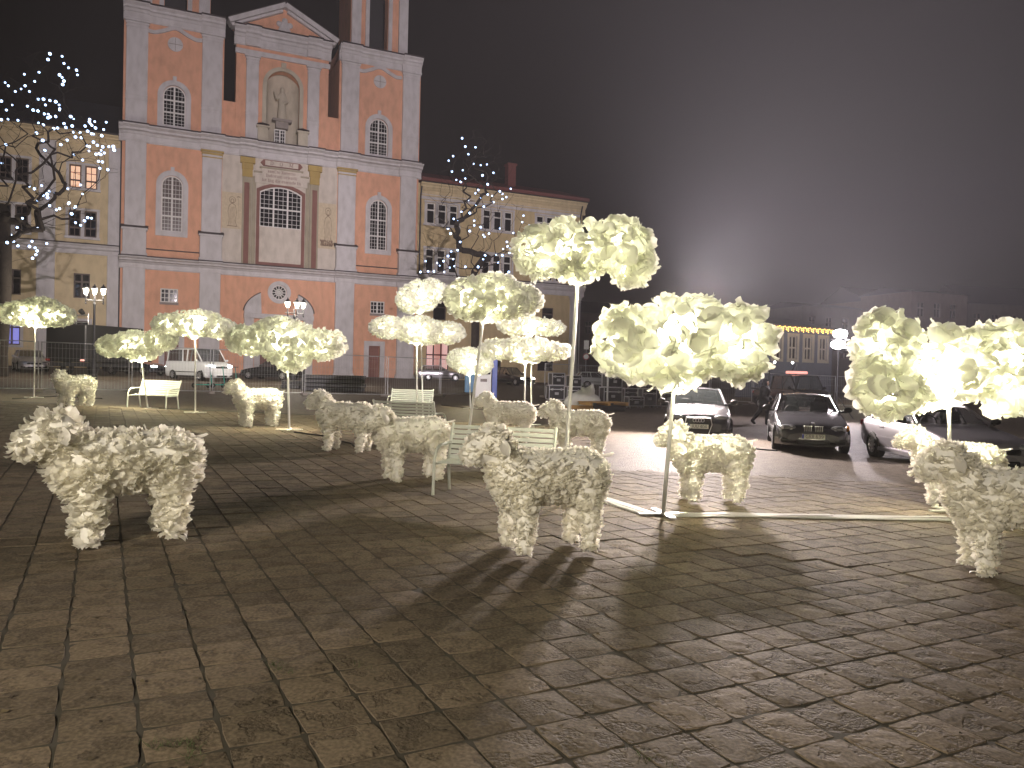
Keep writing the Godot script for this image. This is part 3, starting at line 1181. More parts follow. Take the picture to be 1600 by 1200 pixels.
func lettering(text: String, at: Vector3, size: float, m: Material, parent: Node3D) -> void:
	var tm := TextMesh.new()
	var f := SystemFont.new()
	f.font_names = PackedStringArray(["Droid Serif"])
	tm.font = f
	tm.text = text
	tm.font_size = 32
	tm.pixel_size = size / 32.0
	tm.depth = 0.012
	var o := part("lettering", tm, m, parent)
	o.position = at


func sdf_mesh(bones: Array, cell: float, soft: float) -> ArrayMesh:
	# surface nets over a smooth union of tapered capsules: one continuous skin
	var lo := Vector3(1e9, 1e9, 1e9)
	var hi := -lo
	for b in bones:
		var r := maxf(b[2], b[3]) + cell * 2.0
		for p in [b[0], b[1]]:
			lo = lo.min(p - Vector3(r, r, r))
			hi = hi.max(p + Vector3(r, r, r))
	var nx := int((hi.x - lo.x) / cell) + 2
	var ny := int((hi.y - lo.y) / cell) + 2
	var nz := int((hi.z - lo.z) / cell) + 2
	var g := PackedFloat32Array()
	g.resize(nx * ny * nz)
	g.fill(9.0)
	for b in bones:
		var a: Vector3 = b[0]
		var d: Vector3 = b[1] - a
		var l2 := maxf(d.length_squared(), 1e-9)
		var ra: float = b[2]
		var rb: float = b[3]
		var m := maxf(ra, rb) + soft + cell * 2.0
		var bl := (a.min(b[1]) - Vector3(m, m, m) - lo) / cell
		var bh := (a.max(b[1]) + Vector3(m, m, m) - lo) / cell
		for k in range(maxi(0, int(bl.z)), mini(nz, int(bh.z) + 1)):
			for j in range(maxi(0, int(bl.y)), mini(ny, int(bh.y) + 1)):
				var at := (k * ny + j) * nx
				for i in range(maxi(0, int(bl.x)), mini(nx, int(bh.x) + 1)):
					var p := lo + Vector3(i, j, k) * cell - a
					var t := clampf(p.dot(d) / l2, 0.0, 1.0)
					var s := (p - d * t).length() - lerpf(ra, rb, t)
					var o := g[at + i]
					var h := maxf(soft - absf(o - s), 0.0) / soft
					g[at + i] = minf(o, s) - h * h * soft * 0.25
	var vert := {}
	var pos := PackedVector3Array()
	var nrm := PackedVector3Array()
	for k in nz - 1:
		for j in ny - 1:
			for i in nx - 1:
				var b0 := (k * ny + j) * nx + i
				var f := [g[b0], g[b0 + 1], g[b0 + nx], g[b0 + nx + 1], g[b0 + nx * ny], g[b0 + nx * ny + 1], g[b0 + nx * ny + nx], g[b0 + nx * ny + nx + 1]]
				var ins := 0
				for q in 8:
					if f[q] < 0.0:
						ins += 1
				if ins == 0 or ins == 8:
					continue
				var sum := Vector3.ZERO
				var cnt := 0
				for e in [[0, 1], [2, 3], [4, 5], [6, 7], [0, 2], [1, 3], [4, 6], [5, 7], [0, 4], [1, 5], [2, 6], [3, 7]]:
					var fa: float = f[e[0]]
					var fb: float = f[e[1]]
					if (fa < 0.0) != (fb < 0.0):
						var t := fa / (fa - fb)
						var pa := Vector3(e[0] & 1, (e[0] >> 1) & 1, e[0] >> 2)
						var pb := Vector3(e[1] & 1, (e[1] >> 1) & 1, e[1] >> 2)
						sum += pa.lerp(pb, t)
						cnt += 1
				vert[b0] = pos.size()
				pos.append(lo + (Vector3(i, j, k) + sum / cnt) * cell)
				var gx: float = f[1] + f[3] + f[5] + f[7] - f[0] - f[2] - f[4] - f[6]
				var gyy: float = f[2] + f[3] + f[6] + f[7] - f[0] - f[1] - f[4] - f[5]
				var gz: float = f[4] + f[5] + f[6] + f[7] - f[0] - f[1] - f[2] - f[3]
				nrm.append(Vector3(gx, gyy, gz).normalized())
	var mb := MB.new()
	var step := [1, nx, nx * ny]
	for b0 in vert:
		for ax in 3:
			var s: int = step[ax]
			var s1: int = step[(ax + 1) % 3]
			var s2: int = step[(ax + 2) % 3]
			if (g[b0] < 0.0) == (g[b0 + s] < 0.0):
				continue
			var q := [b0, b0 - s1, b0 - s1 - s2, b0 - s2]
			if vert.has(q[1]) and vert.has(q[2]) and vert.has(q[3]):
				var i0: int = vert[q[0]]
				var i1: int = vert[q[1]]
				var i2: int = vert[q[2]]
				var i3: int = vert[q[3]]
				mb.tri3(pos[i0], pos[i1], pos[i2], nrm[i0], nrm[i1], nrm[i2])
				mb.tri3(pos[i0], pos[i2], pos[i3], nrm[i0], nrm[i2], nrm[i3])
	return mb.mesh()


func build_left_house() -> void:
	var t := thing("college_house", "yellow plastered three storey house with grey pilasters left of the church", "house")
	fnode(t)
	var w := -0.5
	var holes := []
	for k in 5:
		var u := -2.85 - k * 4.9
		for p in [[-1.02, -0.15], [0.13, 1.02]]:
			holes.append([u + p[0], u + p[1], 15.95, 17.85, ""])
			holes.append([u + p[0], u + p[1], 11.95, 14.1, ""])
		holes.append([u - 0.6, u + 0.6, 6.85, 8.9, ""])
		holes.append([u - 0.6, u + 0.6, 2.8, 4.95, ""])
	var mb := MB.new()
	wall(mb, -27.0, 0.0, -1.0, 20.3, w, holes, 0.25)
	part("wall", mb, mats["pale_yellow"], t)
	for i in holes.size():
		var h: Array = holes[i]
		var lit: bool = h[2] > 15.0 and h[0] > -4.0
		var gl: Material = mats["dark_glass"]
		if lit:
			gl = glow("lit_window", Color(1.0, 0.42, 0.12), 0.62)
		elif h[2] < 4.0 and h[0] < -7.0 and h[0] > -9.0:
			gl = glow("screen_window", Color(0.03, 0.07, 1.0), 0.5)
		if h[2] > 10.0:
			window(t, h, w - 0.16, 1, 2, [[0.34, 1], [0.66, 2]], mats["window_dark_frame"], gl, 0.05)
		else:
			window(t, h, w - 0.16, 2, 1, [[0.66, 1], [0.34, 1]], mats["window_dark_frame"], gl, 0.05)
	for k in 5:
		var u := -2.85 - k * 4.9
		for v in [[15.95, 17.85], [11.95, 14.1]]:
			var fr := MB.new()
			for e in [[-1.14, 0.2], [0.0, 0.26], [1.14, 0.2]]:
				fr.box(Vector3(u + e[0], (v[0] + v[1]) * 0.5, w + 0.03), Vector3(e[1], v[1] - v[0], 0.1))
			fr.box(Vector3(u, v[0] - 0.12, w + 0.08), Vector3(2.6, 0.2, 0.22))
			fr.box(Vector3(u, v[1] + 0.1, w + 0.03), Vector3(2.5, 0.18, 0.1))
			part("window_trim", fr, mats["white_plaster"], t)
		var lt := MB.new()
		band(lt, [u - 0.6, u + 0.6, 2.8, 4.95, ""], 0.2, w - 0.02, w + 0.06)
		part("window_trim", lt, mats["white_plaster"], t)
	for k in 5:
		pilaster(t, -6.1 - k * 4.9, -4.8 - k * 4.9, -1.0, 10.6, mats["white_plaster"], 1.2, false, 0.16, null, w)
		pilaster(t, -6.0 - k * 4.9, -4.8 - k * 4.9, 11.4, 19.6, mats["white_plaster"], 0.0, false, 0.14, null, w)
	pilaster(t, -1.0, -0.1, -1.0, 10.6, mats["white_plaster"], 1.2, false, 0.16, null, w)
	pilaster(t, -1.0, -0.1, 11.4, 19.6, mats["white_plaster"], 0.0, false, 0.14, null, w)
	cornice(t, "storey_cornice", -27.0, -0.12, 10.5, 11.3, 0.4, [], mats["white_plaster"], w)
	cornice(t, "eaves_cornice", -27.0, -0.27, 19.5, 20.5, 0.7, [], mats["pale_yellow"], w)
	var rf := MB.new()
	rf.prism(PackedVector2Array([Vector2(0.4, 20.55), Vector2(0.4, 20.75), Vector2(-6.5, 25.0), Vector2(-13.5, 20.55)]), 0.0, 26.8, Transform3D(Basis(Vector3(0, 0, 1), Vector3(0, 1, 0), Vector3(1, 0, 0)), Vector3(-27.0, 0, w)))
	part("roof", rf, mats["roof_dark"], t)
	var dp := MB.new()
	dp.path([Vector3(-0.05, 20.2, w + 0.25), Vector3(-0.05, 11.8, w + 0.22), Vector3(-0.05, -0.5, w + 0.25)], 0.07, 8)
	part("downpipe", dp, mats["dark_metal"], t)
	var vent := MB.new()
	vent.box(Vector3(-2.7, 2.0, w + 0.06), Vector3(0.8, 0.9, 0.12))
	for k in 7:
		vent.box(Vector3(-2.7, 1.66 + k * 0.12, w + 0.13), Vector3(0.7, 0.05, 0.03))
	part("meter_box", vent, mats["grey_stone"], t)


func build_right_house() -> void:
	var t := thing("townhouse", "yellow three storey house with red roof and rainwater pipe right of the church", "house")
	fnode(t)
	var w := -0.4
	var holes := []
	var groups := [28.55, 34.6, 40.7]
	for u in groups:
		for p in [[-1.62, -0.75], [-0.43, 0.46], [0.78, 1.66]]:
			holes.append([u + p[0], u + p[1], 16.1, 18.15, ""])
			holes.append([u + p[0], u + p[1], 11.35, 13.6, ""])
		if u != 28.55:
			holes.append([u - 0.7, u + 0.65, 6.6, 8.5, ""])
			holes.append([u - 1.1, u + 0.8, 1.75, 3.6, ""])
		else:
			holes.append([27.2, 29.6, 1.6, 4.6, ""])
			holes.append([u - 0.7, u + 0.65, 6.6, 8.5, ""])
	var mb := MB.new()
	wall(mb, 25.9, 44.6, -1.0, 20.0, w, holes, 0.25)
	mb.quad(Vector3(44.6, -1, w), Vector3(44.6, 20, w), Vector3(44.6, 20, w - 12), Vector3(44.6, -1, w - 12), Vector3(1, 0, 0))
	part("wall", mb, mats["yellow"], t)
	for h in holes:
		var shop: bool = h[3] == 4.6
		var gl: Material = glow("shop_window", Color(1.0, 0.36, 0.30), 0.45) if shop else mats["dark_glass"]
		window(t, h, w - 0.14, 3 if shop else 1, 1, [[0.5, 1], [0.5, 1]] if shop else [[0.66, 1], [0.34, 1]], mats["window_dark_frame"] if shop or h[3] < 10.0 else mats["window_white"], gl, 0.05)
	for u in groups:
		for v in [[16.1, 18.15], [11.35, 13.6]]:
			var fr := MB.new()
			for e in [[-1.75, 0.2], [-0.59, 0.28], [0.62, 0.28], [1.79, 0.2]]:
				fr.box(Vector3(u + e[0], (v[0] + v[1]) * 0.5, w + 0.02), Vector3(e[1], v[1] - v[0], 0.1))
			fr.box(Vector3(u, v[0] - 0.12, w + 0.06), Vector3(3.9, 0.2, 0.22))
			fr.box(Vector3(u, v[1] + 0.12, w + 0.03), Vector3(3.8, 0.2, 0.14))
			part("window_trim", fr, mats["white_plaster"], t)
	cornice(t, "eaves_cornice", 26.2, 44.9, 18.75, 20.0, 0.6, [], mats["pale_yellow"], w)
	cornice(t, "storey_cornice", 26.0, 45.0, 9.9, 11.0, 0.5, [], mats["white_plaster"], w)
	var fz := MB.new()
	fz.box(Vector3(35.3, 18.72, w + 0.03), Vector3(18.2, 0.5, 0.1))
	part("frieze", fz, mats["white_plaster"], t)
	pilaster(t, 43.3, 44.55, -1.0, 9.9, mats["white_plaster"], 1.2, true, 0.2, null, w)
	var rf := MB.new()
	rf.prism(PackedVector2Array([Vector2(0.75, 20.12), Vector2(0.75, 20.45), Vector2(-6.0, 22.6), Vector2(-12.0, 20.12)]), 0.0, 18.8, Transform3D(Basis(Vector3(0, 0, 1), Vector3(0, 1, 0), Vector3(1, 0, 0)), Vector3(26.2, 0, w)))
	var r := part("roof", rf, mats["roof_red"], t)
	var ch := MB.new()
	ch.box(Vector3(37.3, 22.4, -3.5), Vector3(0.9, 3.0, 0.9))
	ch.box(Vector3(37.3, 23.9, -3.5), Vector3(1.1, 0.2, 1.1))
	part("chimney", ch, mats["roof_red"], r)
	for u in [26.25, 44.3]:
		var dp := MB.new()
		dp.path([Vector3(u, 19.6, w + 0.5), Vector3(u, 18.6, w + 0.16), Vector3(u, -0.5, w + 0.16)], 0.075, 8)
		part("downpipe", dp, mats["dark_metal"], t)


func build_far_right() -> void:
	# dark blue house with fairy lights along its eaves, about 70 m off
	var d := 62.0
	var a := point(1150.0, 560.0, d)
	var b := point(1300.0, 560.0, d + 6.0)
	var dir := Vector3(b.x - a.x, 0, b.z - a.z).normalized()
	var nn := dir.cross(UP)
	nn = nn if nn.z > 0.0 else -nn
	var len := Vector2(b.x - a.x, b.z - a.z).length()
	var t := thing("corner_house", "dark blue two storey house with golden fairy lights along its eaves", "house")
	t.transform = Transform3D(Basis(dir, UP, dir.cross(UP) if dir.cross(UP).z > 0 else -dir.cross(UP)), Vector3(a.x, floor_y(a.x, a.z), a.z))
	var top := point(1250.0, 512.0, d + 4.0).y - t.position.y
	var holes := []
	for k in 5:
		var u := len - 1.25 - k * 1.95
		if u > 0.8:
			holes.append([u - 0.5, u + 0.5, top - 2.75, top - 0.75, ""])
	var mb := MB.new()
	wall(mb, 0.0, len, -0.5, top, 0.0, holes, 0.2)
	mb.quad(Vector3(len, -0.5, 0), Vector3(len, top, 0), Vector3(len, top, -9), Vector3(len, -0.5, -9), Vector3(1, 0, 0))
	part("wall", mb, mats["slate_blue"], t)
	for h in holes:
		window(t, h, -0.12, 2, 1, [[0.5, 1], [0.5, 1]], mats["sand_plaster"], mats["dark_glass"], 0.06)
		var s := MB.new()
		band(s, h, 0.22, -0.02, 0.08)
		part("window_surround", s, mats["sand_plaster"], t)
	var cn := MB.new()
	cn.box(Vector3(len * 0.5, top - 0.15, 0.12), Vector3(len + 0.1, 0.3, 0.35))
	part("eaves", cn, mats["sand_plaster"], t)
	var rf := MB.new()
	rf.prism(PackedVector2Array([Vector2(0.4, top + 0.02), Vector2(0.4, top + 0.14), Vector2(-4.5, top + 1.2), Vector2(-9.0, top + 0.02)]), 0.0, len, Transform3D(Basis(Vector3(0, 0, 1), Vector3(0, 1, 0), Vector3(1, 0, 0)), Vector3.ZERO))
	part("roof", rf, mats["roof_dark"], t)
	var fl := thing("fairy_lights", "golden fairy light string hanging from the eaves of the dark blue house", "string lights")
	fl.transform = t.transform
	var bm := SphereMesh.new()
	bm.radius = 0.036
	bm.height = 0.072
	bm.radial_segments = 6
	bm.rings = 4
	var gold := glow("gold_bulb", Color(1.0, 0.55, 0.06), 9.0)
	var n := int(len / 0.21)
	var wire := MB.new()
	wire.tube(Vector3(0, top - 0.02, 0.48), Vector3(len, top - 0.02, 0.48), 0.008, 0.008, 4)
	part("wire", wire, mats["black_paint"], fl)
	for k in n:
		for q in (1 + (k * 7) % 3):
			var o := part("light_bulb", bm, gold, fl)
			o.position = Vector3(0.05 + k * 0.21, top - 0.04 - q * 0.15 - 0.05 * ((k * 5) % 3), 0.48)
	# low hazy houses farther right
	var specs := [[1255.0, 1345.0, 478.0, 96.0, 0.0], [1350.0, 1430.0, 470.0, 104.0, 1.5], [1425.0, 1512.0, 455.0, 92.0, 0.0], [1512.0, 1700.0, 474.0, 98.0, 2.0], [905.0, 1010.0, 488.0, 110.0, 1.2]]
	var words := ["grey hazy house standing behind the floodlight mast", "grey hazy house with a ridge roof standing beyond the square", "tallest pale hazy house standing beyond the square", "long grey hazy house at the edge of the square", "dark hazy house standing behind the parked white hatchback"]
	for i in specs.size():
		var s: Array = specs[i]
		var l := point(s[0], s[2], s[3])
		var r := point(s[1], s[2], s[3] + 3.0)
		var o := thing("hazy_house", words[i], "house")
		var dd := Vector3(r.x - l.x, 0, r.z - l.z).normalized()
		o.transform = Transform3D(Basis(dd, UP, Vector3(-dd.z, 0, dd.x)), Vector3(l.x, floor_y(l.x, l.z) - 0.5, l.z))
		var wd := Vector2(r.x - l.x, r.z - l.z).length()
		var hh := l.y - o.position.y
		var hs := []
		for k in int(wd / 2.6):
			for st in 2:
				hs.append([0.9 + k * 2.6, 2.0 + k * 2.6, hh - 3.0 - st * 3.4, hh - 1.2 - st * 3.4, ""])
		var m := MB.new()
		wall(m, 0, wd, 0, hh, 0, hs, 0.2)
		for sx in [0.0, wd]:
			m.quad(Vector3(sx, 0, 0), Vector3(sx, hh, 0), Vector3(sx, hh, -8), Vector3(sx, 0, -8), Vector3(sx - wd * 0.5, 0, 0))
		part("wall", m, mats[["far_wall_dimmed", "far_wall_dimmed_warm", "far_wall_dimmed_warm", "far_wall_dimmed", "far_wall_dimmed_warm"][i]], o)  # wall colour darkened so the house fades into the night haze
		for h in hs:
			window(o, h, -0.1, 2, 1, [[0.6, 1], [0.4, 1]], mats["window_dark_frame"], mats["dark_glass"], 0.06)
		var rr := MB.new()
		rr.prism(PackedVector2Array([Vector2(0.4, hh), Vector2(-4.0, hh + 0.8 + s[4]), Vector2(-8.4, hh)]), 0.0, wd + 0.4, Transform3D(Basis(Vector3(0, 0, 1), Vector3(0, 1, 0), Vector3(1, 0, 0)), Vector3(-0.2, 0.002, 0)))
		part("roof", rr, mats["roof_dark"], o)


# ---------------------------------------------------------------- trees and lamps
func tree(called: String, label: String, base: Vector3, trunk_top: Vector3, trunk_r: float, lights: Array, crown: Array, extra: int, light_label: String) -> void:
	# grow limbs out to every hanging light, then twigs out into the crown
	var t := thing(called, label, "tree", base)
	var nodes := []   # [position, parent, tips carried]
	var steps := 7
	for k in steps + 1:
		var f := float(k) / steps
		nodes.append([Vector3.ZERO.lerp(trunk_top - base, f) + Vector3(sin(f * 4.0) * 0.12, 0, cos(f * 3.0) * 0.1), k - 1, 0])
	var goals := []
	for p in lights:
		goals.append(p - base)
	for k in extra:
		var c: Array = crown[rng.randi() % crown.size()]
		var d := Vector3(rng.randfn(), rng.randfn(), rng.randfn()).normalized() * pow(rng.randf(), 0.4)
		goals.append(c[0] - base + d * c[1])
	var top: Vector3 = trunk_top - base
	goals.sort_custom(func(p, q): return p.distance_squared_to(top) < q.distance_squared_to(top))
	for gpos in goals:
		var best := -1
		var bd := 1e9
		for i in range(steps - 2, nodes.size()):
			var q: Vector3 = nodes[i][0]
			# prefer to leave a limb that already points outward and below the goal
			var dd: float = q.distance_to(gpos) + maxf(0.0, q.y - gpos.y) * 1.2
			if dd < bd:
				bd = dd
				best = i
		var from: Vector3 = nodes[best][0]
		var n := clampi(int(from.distance_to(gpos) / 0.55), 1, 12)
		var par := best
		var bow := Vector3(rng.randfn(), absf(rng.randfn()) + 0.4, rng.randfn()) * from.distance_to(gpos) * 0.07
		for k in range(1, n + 1):
			var f := float(k) / n
			var jit := Vector3(rng.randfn(), rng.randfn(), rng.randfn()) * 0.028 if k < n else Vector3.ZERO
			nodes.append([from.lerp(gpos, f) + bow * sin(f * PI) + jit, par, 0])
			par = nodes.size() - 1
		var up := par
		while up >= 0:
			nodes[up][2] += 1
			up = nodes[up][1]
	var total: float = goals.size()
	var rad := func(i: int) -> float:
		return clampf(trunk_r * pow(nodes[i][2] / total, 0.70), 0.008, trunk_r)
	var tm := MB.new()
	var bm := MB.new()
	var twigs := MB.new()
	for i in range(1, nodes.size()):
		var pa: int = nodes[i][1]
		var r0: float = rad.call(pa) if i < steps + 1 else minf(rad.call(pa), rad.call(i) * 1.35)
		var r1: float = rad.call(i)
		var into := tm if i <= steps else (bm if r1 > 0.035 else twigs)
		if i == 1:
			r0 *= 1.35
		into.tube(nodes[pa][0], nodes[i][0], r0, r1, 9 if i <= steps else (6 if r1 > 0.035 else 4), false)
	part("trunk", tm, mats["bark"], t)
	var br := part("limbs", bm, mats["bark"], t)
	part("twigs", twigs, mats["bark"], t)
	br.set_meta("kind", "stuff")
	var ls := thing("tree_lights", light_label, "string lights", base)
	var sm := star_shape().mesh()
	var cold := glow("cold_bulb", Color(0.42, 0.62, 1.0), 5.0)
	for p in lights:
		var o := part("light_bulb", sm, cold, ls)
		o.position = p - base
		o.rotation = Vector3(rng.randf() * 3.0, rng.randf() * 3.0, 0)
		o.scale = Vector3.ONE * rng.randf_range(0.7, 1.15)


func star_shape() -> MB:
	var mb := MB.new()
	mb.ball(Vector3.ZERO, Vector3(0.078, 0.078, 0.078), 6, 4)
	return mb


func build_trees() -> void:
	# left: big bare tree, 44 m off, hung with cold white lights
	var px := [[78, 84], [75, 93], [97, 88], [100, 99], [107, 106], [121, 117], [61, 113], [93, 117], [97, 121], [98, 132], [38, 116], [8, 129], [13, 134], [24, 143], [33, 139], [46, 143], [60, 155], [68, 155], [78, 157], [71, 164], [19, 164], [2, 158], [43, 166], [52, 172], [93, 172], [10, 172], [2, 187], [28, 188], [69, 178], [75, 184], [87, 182], [115, 186], [60, 192], [100, 193], [103, 199], [90, 200], [84, 201], [57, 208], [75, 206], [133, 197], [141, 193], [148, 190], [166, 191], [125, 207], [137, 205], [143, 209], [118, 214], [127, 215], [105, 219], [95, 226], [159, 212], [146, 222], [152, 227], [136, 228], [139, 236], [150, 241], [155, 240], [163, 239], [158, 235], [170, 229], [177, 229], [9, 226], [70, 235], [3, 255], [129, 250], [160, 253], [154, 252], [156, 263], [65, 290], [54, 295], [67, 305], [77, 299], [86, 302], [106, 295], [129, 303], [108, 317], [118, 323], [88, 328], [93, 326], [112, 334], [137, 340], [143, 341], [118, 348], [126, 352], [132, 345], [35, 341], [2, 346], [9, 344], [17, 348], [17, 367], [28, 368], [11, 379], [21, 377], [50, 377], [46, 385], [58, 392], [56, 398]]
	var pts := []
	for q in px:
		pts.append(point(q[0], q[1], 44.0 + rng.randf_range(-3.0, 3.0)))
	for k in 46:
		var q: Array = px[rng.randi() % px.size()]
		pts.append(point(q[0] + rng.randfn() * 16.0, q[1] + rng.randfn() * 14.0, 44.0 + rng.randf_range(-3.0, 3.0)))
	var base := in_sight(-2.0, 43.0)
	var crown := [[point(60, 170, 44), Vector3(3.4, 3.6, 3.4)], [point(100, 250, 43), Vector3(2.8, 2.4, 3.0)], [point(-60, 200, 45), Vector3(4.5, 5, 4)], [point(60, 320, 43), Vector3(2.6, 1.8, 2.5)], [point(-120, 320, 44), Vector3(3.5, 3.5, 3)]]
	tree("square_tree", "large bare tree hung with cold white lights in front of the yellow house", base, point(6.0, 345.0, 43.5), 0.40, pts, crown, 620, "cold white lights scattered through the large bare tree by the yellow house")
	# behind the clouds, in front of the right house
	px = [[722, 216], [727, 229], [743, 230], [732, 241], [708, 244], [701, 251], [740, 256], [751, 258], [761, 257], [706, 268], [723, 266], [771, 270], [754, 274], [713, 281], [720, 284], [727, 279], [762, 288], [747, 297], [743, 302], [781, 299], [785, 303], [798, 295], [785, 311], [791, 308], [762, 304], [769, 306], [751, 309], [732, 313], [771, 316], [744, 320], [756, 323], [721, 331], [734, 333], [818, 337], [816, 347], [827, 352], [709, 342], [715, 346], [741, 345], [741, 352], [751, 355], [781, 357], [734, 361], [755, 367], [764, 365], [757, 370], [802, 364], [809, 365], [700, 357], [704, 365], [716, 373], [719, 378], [792, 378], [793, 385], [786, 389], [797, 389], [796, 395], [799, 394], [705, 393], [715, 391], [700, 400], [708, 405], [758, 399], [755, 405], [764, 404], [775, 398], [785, 399], [778, 410], [693, 408], [683, 411], [687, 415], [665, 408], [657, 425], [669, 424], [678, 424], [694, 425], [703, 418], [710, 416], [727, 417], [747, 417], [795, 425]]
	pts = []
	for q in px:
		pts.append(point(q[0], q[1], 56.0 + rng.randf_range(-2.5, 2.5)))
	base = in_sight(738.0, 56.0)
	crown = [[point(745, 300, 56), Vector3(3.6, 3.6, 3.0)], [point(735, 390, 56), Vector3(4.6, 2.6, 3.4)], [point(750, 250, 56), Vector3(1.8, 2.6, 1.8)]]
	tree("square_tree", "smaller bare tree hung with cold white lights in front of the red roofed house", base, point(743.0, 425.0, 56.0), 0.30, pts, crown, 480, "cold white lights scattered through the smaller bare tree by the red roofed house")


func lantern_post(label: String, base: Vector3, top: float, arms: Array, energy: float, turn: float) -> void:
	# cast iron post carrying glass lanterns on a crossbar
	var t := thing("street_lamp", label, "street lamp", base, turn)
	var mb := MB.new()
	mb.lathe([Vector2(0.20, 0.0), Vector2(0.20, 0.25), Vector2(0.13, 0.35), Vector2(0.11, 1.0), Vector2(0.075, 1.1), Vector2(0.06, top - 0.9), Vector2(0.09, top - 0.85), Vector2(0.05, top - 0.7), Vector2(0.05, top - 0.35)], Vector3.ZERO, 10)
	part("post", mb, mats["dark_metal"], t)
	var arm := MB.new()
	var reach := 0.0
	for x in arms:
		reach = maxf(reach, absf(x))
	arm.tube(Vector3(-reach, top - 0.62, 0), Vector3(reach, top - 0.62, 0), 0.03, 0.03, 8)
	for x in arms:
		arm.path([Vector3(x, top - 0.75, 0), Vector3(x, top - 0.3, 0)], 0.035, 8)
		arm.ball(Vector3(x, top - 0.78, 0), Vector3(0.05, 0.07, 0.05), 8, 5)
	part("crossbar", arm, mats["dark_metal"], t)
	var gl := mat("lantern_glass", Color(0.9, 0.88, 0.8), 0.1)
	gl.transparency = BaseMaterial3D.TRANSPARENCY_ALPHA
	gl.albedo_color.a = 0.12
	for x in arms:
		var g := MB.new()
		g.lathe([Vector2(0.09, 0.0), Vector2(0.17, 0.36)], Vector3(x, top - 0.3, 0), 6)
		var lan := part("lantern", g, gl, t)
		var cap := MB.new()
		cap.lathe([Vector2(0.20, 0.36), Vector2(0.16, 0.42), Vector2(0.05, 0.52), Vector2(0.03, 0.6), Vector2(0.0, 0.62)], Vector3(x, top - 0.3, 0), 6)
		part("lantern_cap", cap, mats["dark_metal"], lan)
		var b := MB.new()
		b.ball(Vector3(x, top - 0.12, 0), Vector3(0.10, 0.13, 0.10), 10, 6)
		part("light_bulb", b, glow("lantern_bulb", Color(1.0, 0.93, 0.80), 30.0), lan)
		omni(t, Vector3(x, top - 0.12, 0), energy, Color(1.0, 0.95, 0.86), 0.1)


func flood_mast(label: String, base: Vector3, head: Vector3, aim: Vector3, heads: Array, energy: float, col: Color, angle: float, power_glow := 60.0, added_haze_heads := []) -> void:
	# tripod mast with flat floodlight heads
	var t := thing("floodlight_mast", label, "floodlight", base)
	var top := head.y - base.y
	var mb := MB.new()
	mb.tube(Vector3(0, 0.25, 0), Vector3(0, top, 0), 0.045, 0.03, 8)
	part("mast", mb, mats["dark_metal"], t)
	for k in 3:
		var leg := MB.new()
		var a := TAU * k / 3.0 + 0.4
		leg.tube(Vector3(0, 1.1, 0), Vector3(cos(a) * 0.75, 0.02, sin(a) * 0.75), 0.02, 0.02, 6)
		part("leg", leg, mats["dark_metal"], t)
	var bar := MB.new()
	bar.box(Vector3(0, top, 0), Vector3(0.9, 0.05, 0.05))
	part("crossbar", bar, mats["dark_metal"], t)
	for h in heads:
		var at := Vector3(h[0], top + h[1], 0.0)
		var dir := (aim - t.to_global(at)).normalized()
		var bs := Basis.looking_at(dir, UP)
		var hb := MB.new()
		hb.rbox(at, Vector3(0.66, 0.42, 0.14), 0.03, bs)
		var ho := part("lamp_head", hb, mats["black_paint"], t)
		var fb := MB.new()
		fb.ball(at + dir * 0.07, Vector3(0.33, 0.21, 0.05), 16, 8, bs)
		part("lamp_face", fb, glow("flood_face", Color(1.0, 0.96, 1.0), power_glow), ho)
		spot(t, at + dir * 0.12, aim, energy, col, angle, 0.18)
	# added heads, aimed up and away only to light the haze
	for h in added_haze_heads:
		var at := Vector3(h[0], top + h[1], 0.0)
		var to: Vector3 = h[2]
		var dir := (to - t.to_global(at)).normalized()
		var bs := Basis.looking_at(dir, UP)
		var hb := MB.new()
		hb.rbox(at, Vector3(0.5, 0.32, 0.12), 0.03, bs)
		var ho := part("lamp_head", hb, mats["black_paint"], t)
		var fb := MB.new()
		fb.box(at + dir * 0.075, Vector3(0.44, 0.27, 0.02), bs)
		part("lamp_face", fb, glow("flood_face", Color(1.0, 0.96, 1.0), power_glow), ho)
		spot(t, at + dir * 0.14, to, h[3], Color(1.0, 0.96, 0.98), 76.0, 1.0, 1.0)


